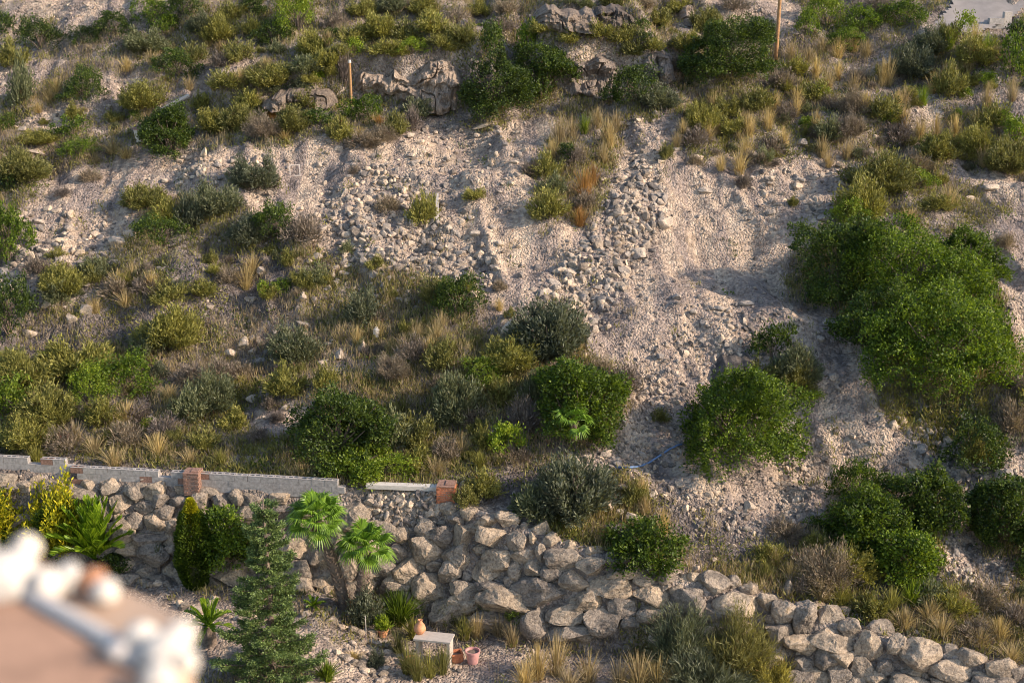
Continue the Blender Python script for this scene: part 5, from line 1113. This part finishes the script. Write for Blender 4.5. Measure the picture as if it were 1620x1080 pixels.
# hanging olive grasses over the low end of the wall
for (u, v, wp, hp, lb) in ((1075, 1000, 110, 100, "large olive grassy bush draped over the low boulder wall"), (1160, 1010, 130, 120, "largest olive grassy bush in front of the low boulder wall"), (1110, 1060, 150, 80, "wide olive grassy bush spreading below the boulder wall"), (1215, 1065, 90, 60, "olive grassy bush beside the great grey boulder's wall end")):
    P = g1(u, v + hp * 0.35); s_ = pix(P)[2] / FPX; rx = wp * s_ / 2; V, Q = wispy_crown(rx, rx * 0.8, hp * s_ * 0.85, 7000, 0.24, 0.010, int(u), 0.8)
    r = empty("grassy_bush", tuple(P + np.array([0, -0.3, -0.05]))); link("foliage", mesh_from("foliage", V, quads=Q), M['F' if u > 1150 else 'G'], r); link("stems", stems_mesh(rx, 0.8, 10, 0.02, int(u)), M['bark'], r); tag(r, lb, "bush", "olive grassy bushes at the wall foot")
# white flowers on the evergreen
P = g1(815, 150); V, Q = leaf_mesh(np.array([P[0], P[1] - 0.6, P[2] + 0.55]) + np.random.default_rng(1).normal(size=(40, 3)) * np.array([0.16, 0.05, 0.09]), np.random.default_rng(2).normal(size=(40, 3)), 0.09, 0.04, np.random.default_rng(3))
tag(link("white_flower_spray", mesh_from("white_flower_spray", V, quads=Q), M['white']), "white flower spray on the dark evergreen beneath the pale cliff", "flowers")

# ------------------------------------------------------------------ the house roof edge close to the camera
def pl(u, v, z):
    d = ray(u, v); k = (z - CAMZ) / d[2]; return np.array([d[0] * k, d[1] * k, z])
ZR = CAMZ - 0.95
def slab(outline, z0, z1):
    n = len(outline); V = [(p[0], p[1], z0) for p in outline] + [(p[0], p[1], z1) for p in outline]; bm = bmesh.new(); vs = [bm.verts.new(v) for v in V]
    bm.faces.new(vs[n:]); bm.faces.new(vs[:n][::-1])
    for i in range(n): bm.faces.new([vs[i], vs[(i + 1) % n], vs[n + (i + 1) % n], vs[n + i]])
    bmesh.ops.recalc_face_normals(bm, faces=bm.faces); me = bpy.data.meshes.new("slab"); bm.to_mesh(me); bm.free(); return me
M['rooftile'] = mat_plain("terracotta_floor_tile", (0.40, 0.235, 0.15), 0.2, 9, 0.8, 0.2, 0.003)
M['tan'] = mat_plain("tan_coping", (0.46, 0.32, 0.22), 0.10, 5, 0.8, 0.2, 0.003)
M['greyplaster'] = mat_plain("grey_plaster", (0.50, 0.45, 0.40), 0.08, 8, 0.8, 0.2, 0.004)
house = empty("house", (-3, 0, -0.3))
inv = Matrix.Translation(-Vector(house.location))
def hp(nm, me, m): o = link(nm, me, M[m], house); o.matrix_parent_inverse = inv; return o
edge = [pl(-700, 740, ZR), pl(-100, 850, ZR), pl(40, 880, ZR), pl(140, 915, ZR), pl(235, 950, ZR), pl(300, 985, ZR), pl(300, 1040, ZR), pl(255, 1085, ZR), pl(235, 1200, ZR)]
out = [e[:2] for e in edge] + [np.array([-0.45, -6]), np.array([-9, -6]), np.array([-9, 2.2])]
hp("wall", slab([p * np.array([1, 1]) for p in out], -0.8, ZR - 0.06), 'white')
hp("coping", slab(out, ZR - 0.058, ZR), 'tan')
inner = [pl(-700, 860, ZR), pl(-60, 920, ZR), pl(20, 955, ZR), pl(100, 1000, ZR), pl(170, 1040, ZR), pl(215, 1075, ZR), pl(205, 1200, ZR)]
hp("terrace_tiles", slab([e[:2] for e in inner] + [np.array([-0.6, -5.8]), np.array([-8.8, -5.8]), np.array([-8.8, 2.0])], ZR + 0.001, ZR + 0.006), 'rooftile')
g = Geo(); tube(g, [pl(-700, 830, ZR + .008), pl(-60, 895, ZR + .008), pl(20, 925, ZR + .008), pl(100, 972, ZR + .008), pl(170, 1012, ZR + .008), pl(222, 1050, ZR + .008)], [0.014] * 6, 10); hp("plaster_edge", g.mesh("plaster_edge", True), 'greyplaster')
V0, T0 = ICO[4]
for k, (u, v, rp, m) in enumerate(((8, 915, 58, 'white'), (40, 868, 27, 'white'), (72, 925, 32, 'white'), (108, 914, 29, 'white'), (148, 918, 25, 'terra'), (166, 934, 25, 'white'), (225, 1010, 34, 'white'), (262, 1035, 44, 'white'), (285, 1005, 28, 'white'), (292, 1045, 26, 'white'), (250, 1075, 34, 'white'), (186, 1030, 20, 'greyplaster'), (-60, 880, 60, 'white'))):
    p = pl(u, v, ZR + 0.02); rad = 0.88 * rp * pix(p)[2] / FPX; Vk = V0 * (1 + 0.12 * fbm(V0 * 1.5 + k * 3, 2, k))[:, None] * rad
    hp("plaster_knob", mesh_from("plaster_knob", Vk * np.array([1, 1, 0.95]) + p, tris=T0, smooth=True), m)
tag(house, "house roof terrace edge with tan coping and lumpy white plaster knobs", "house")
print("things ready", len(bpy.data.objects))
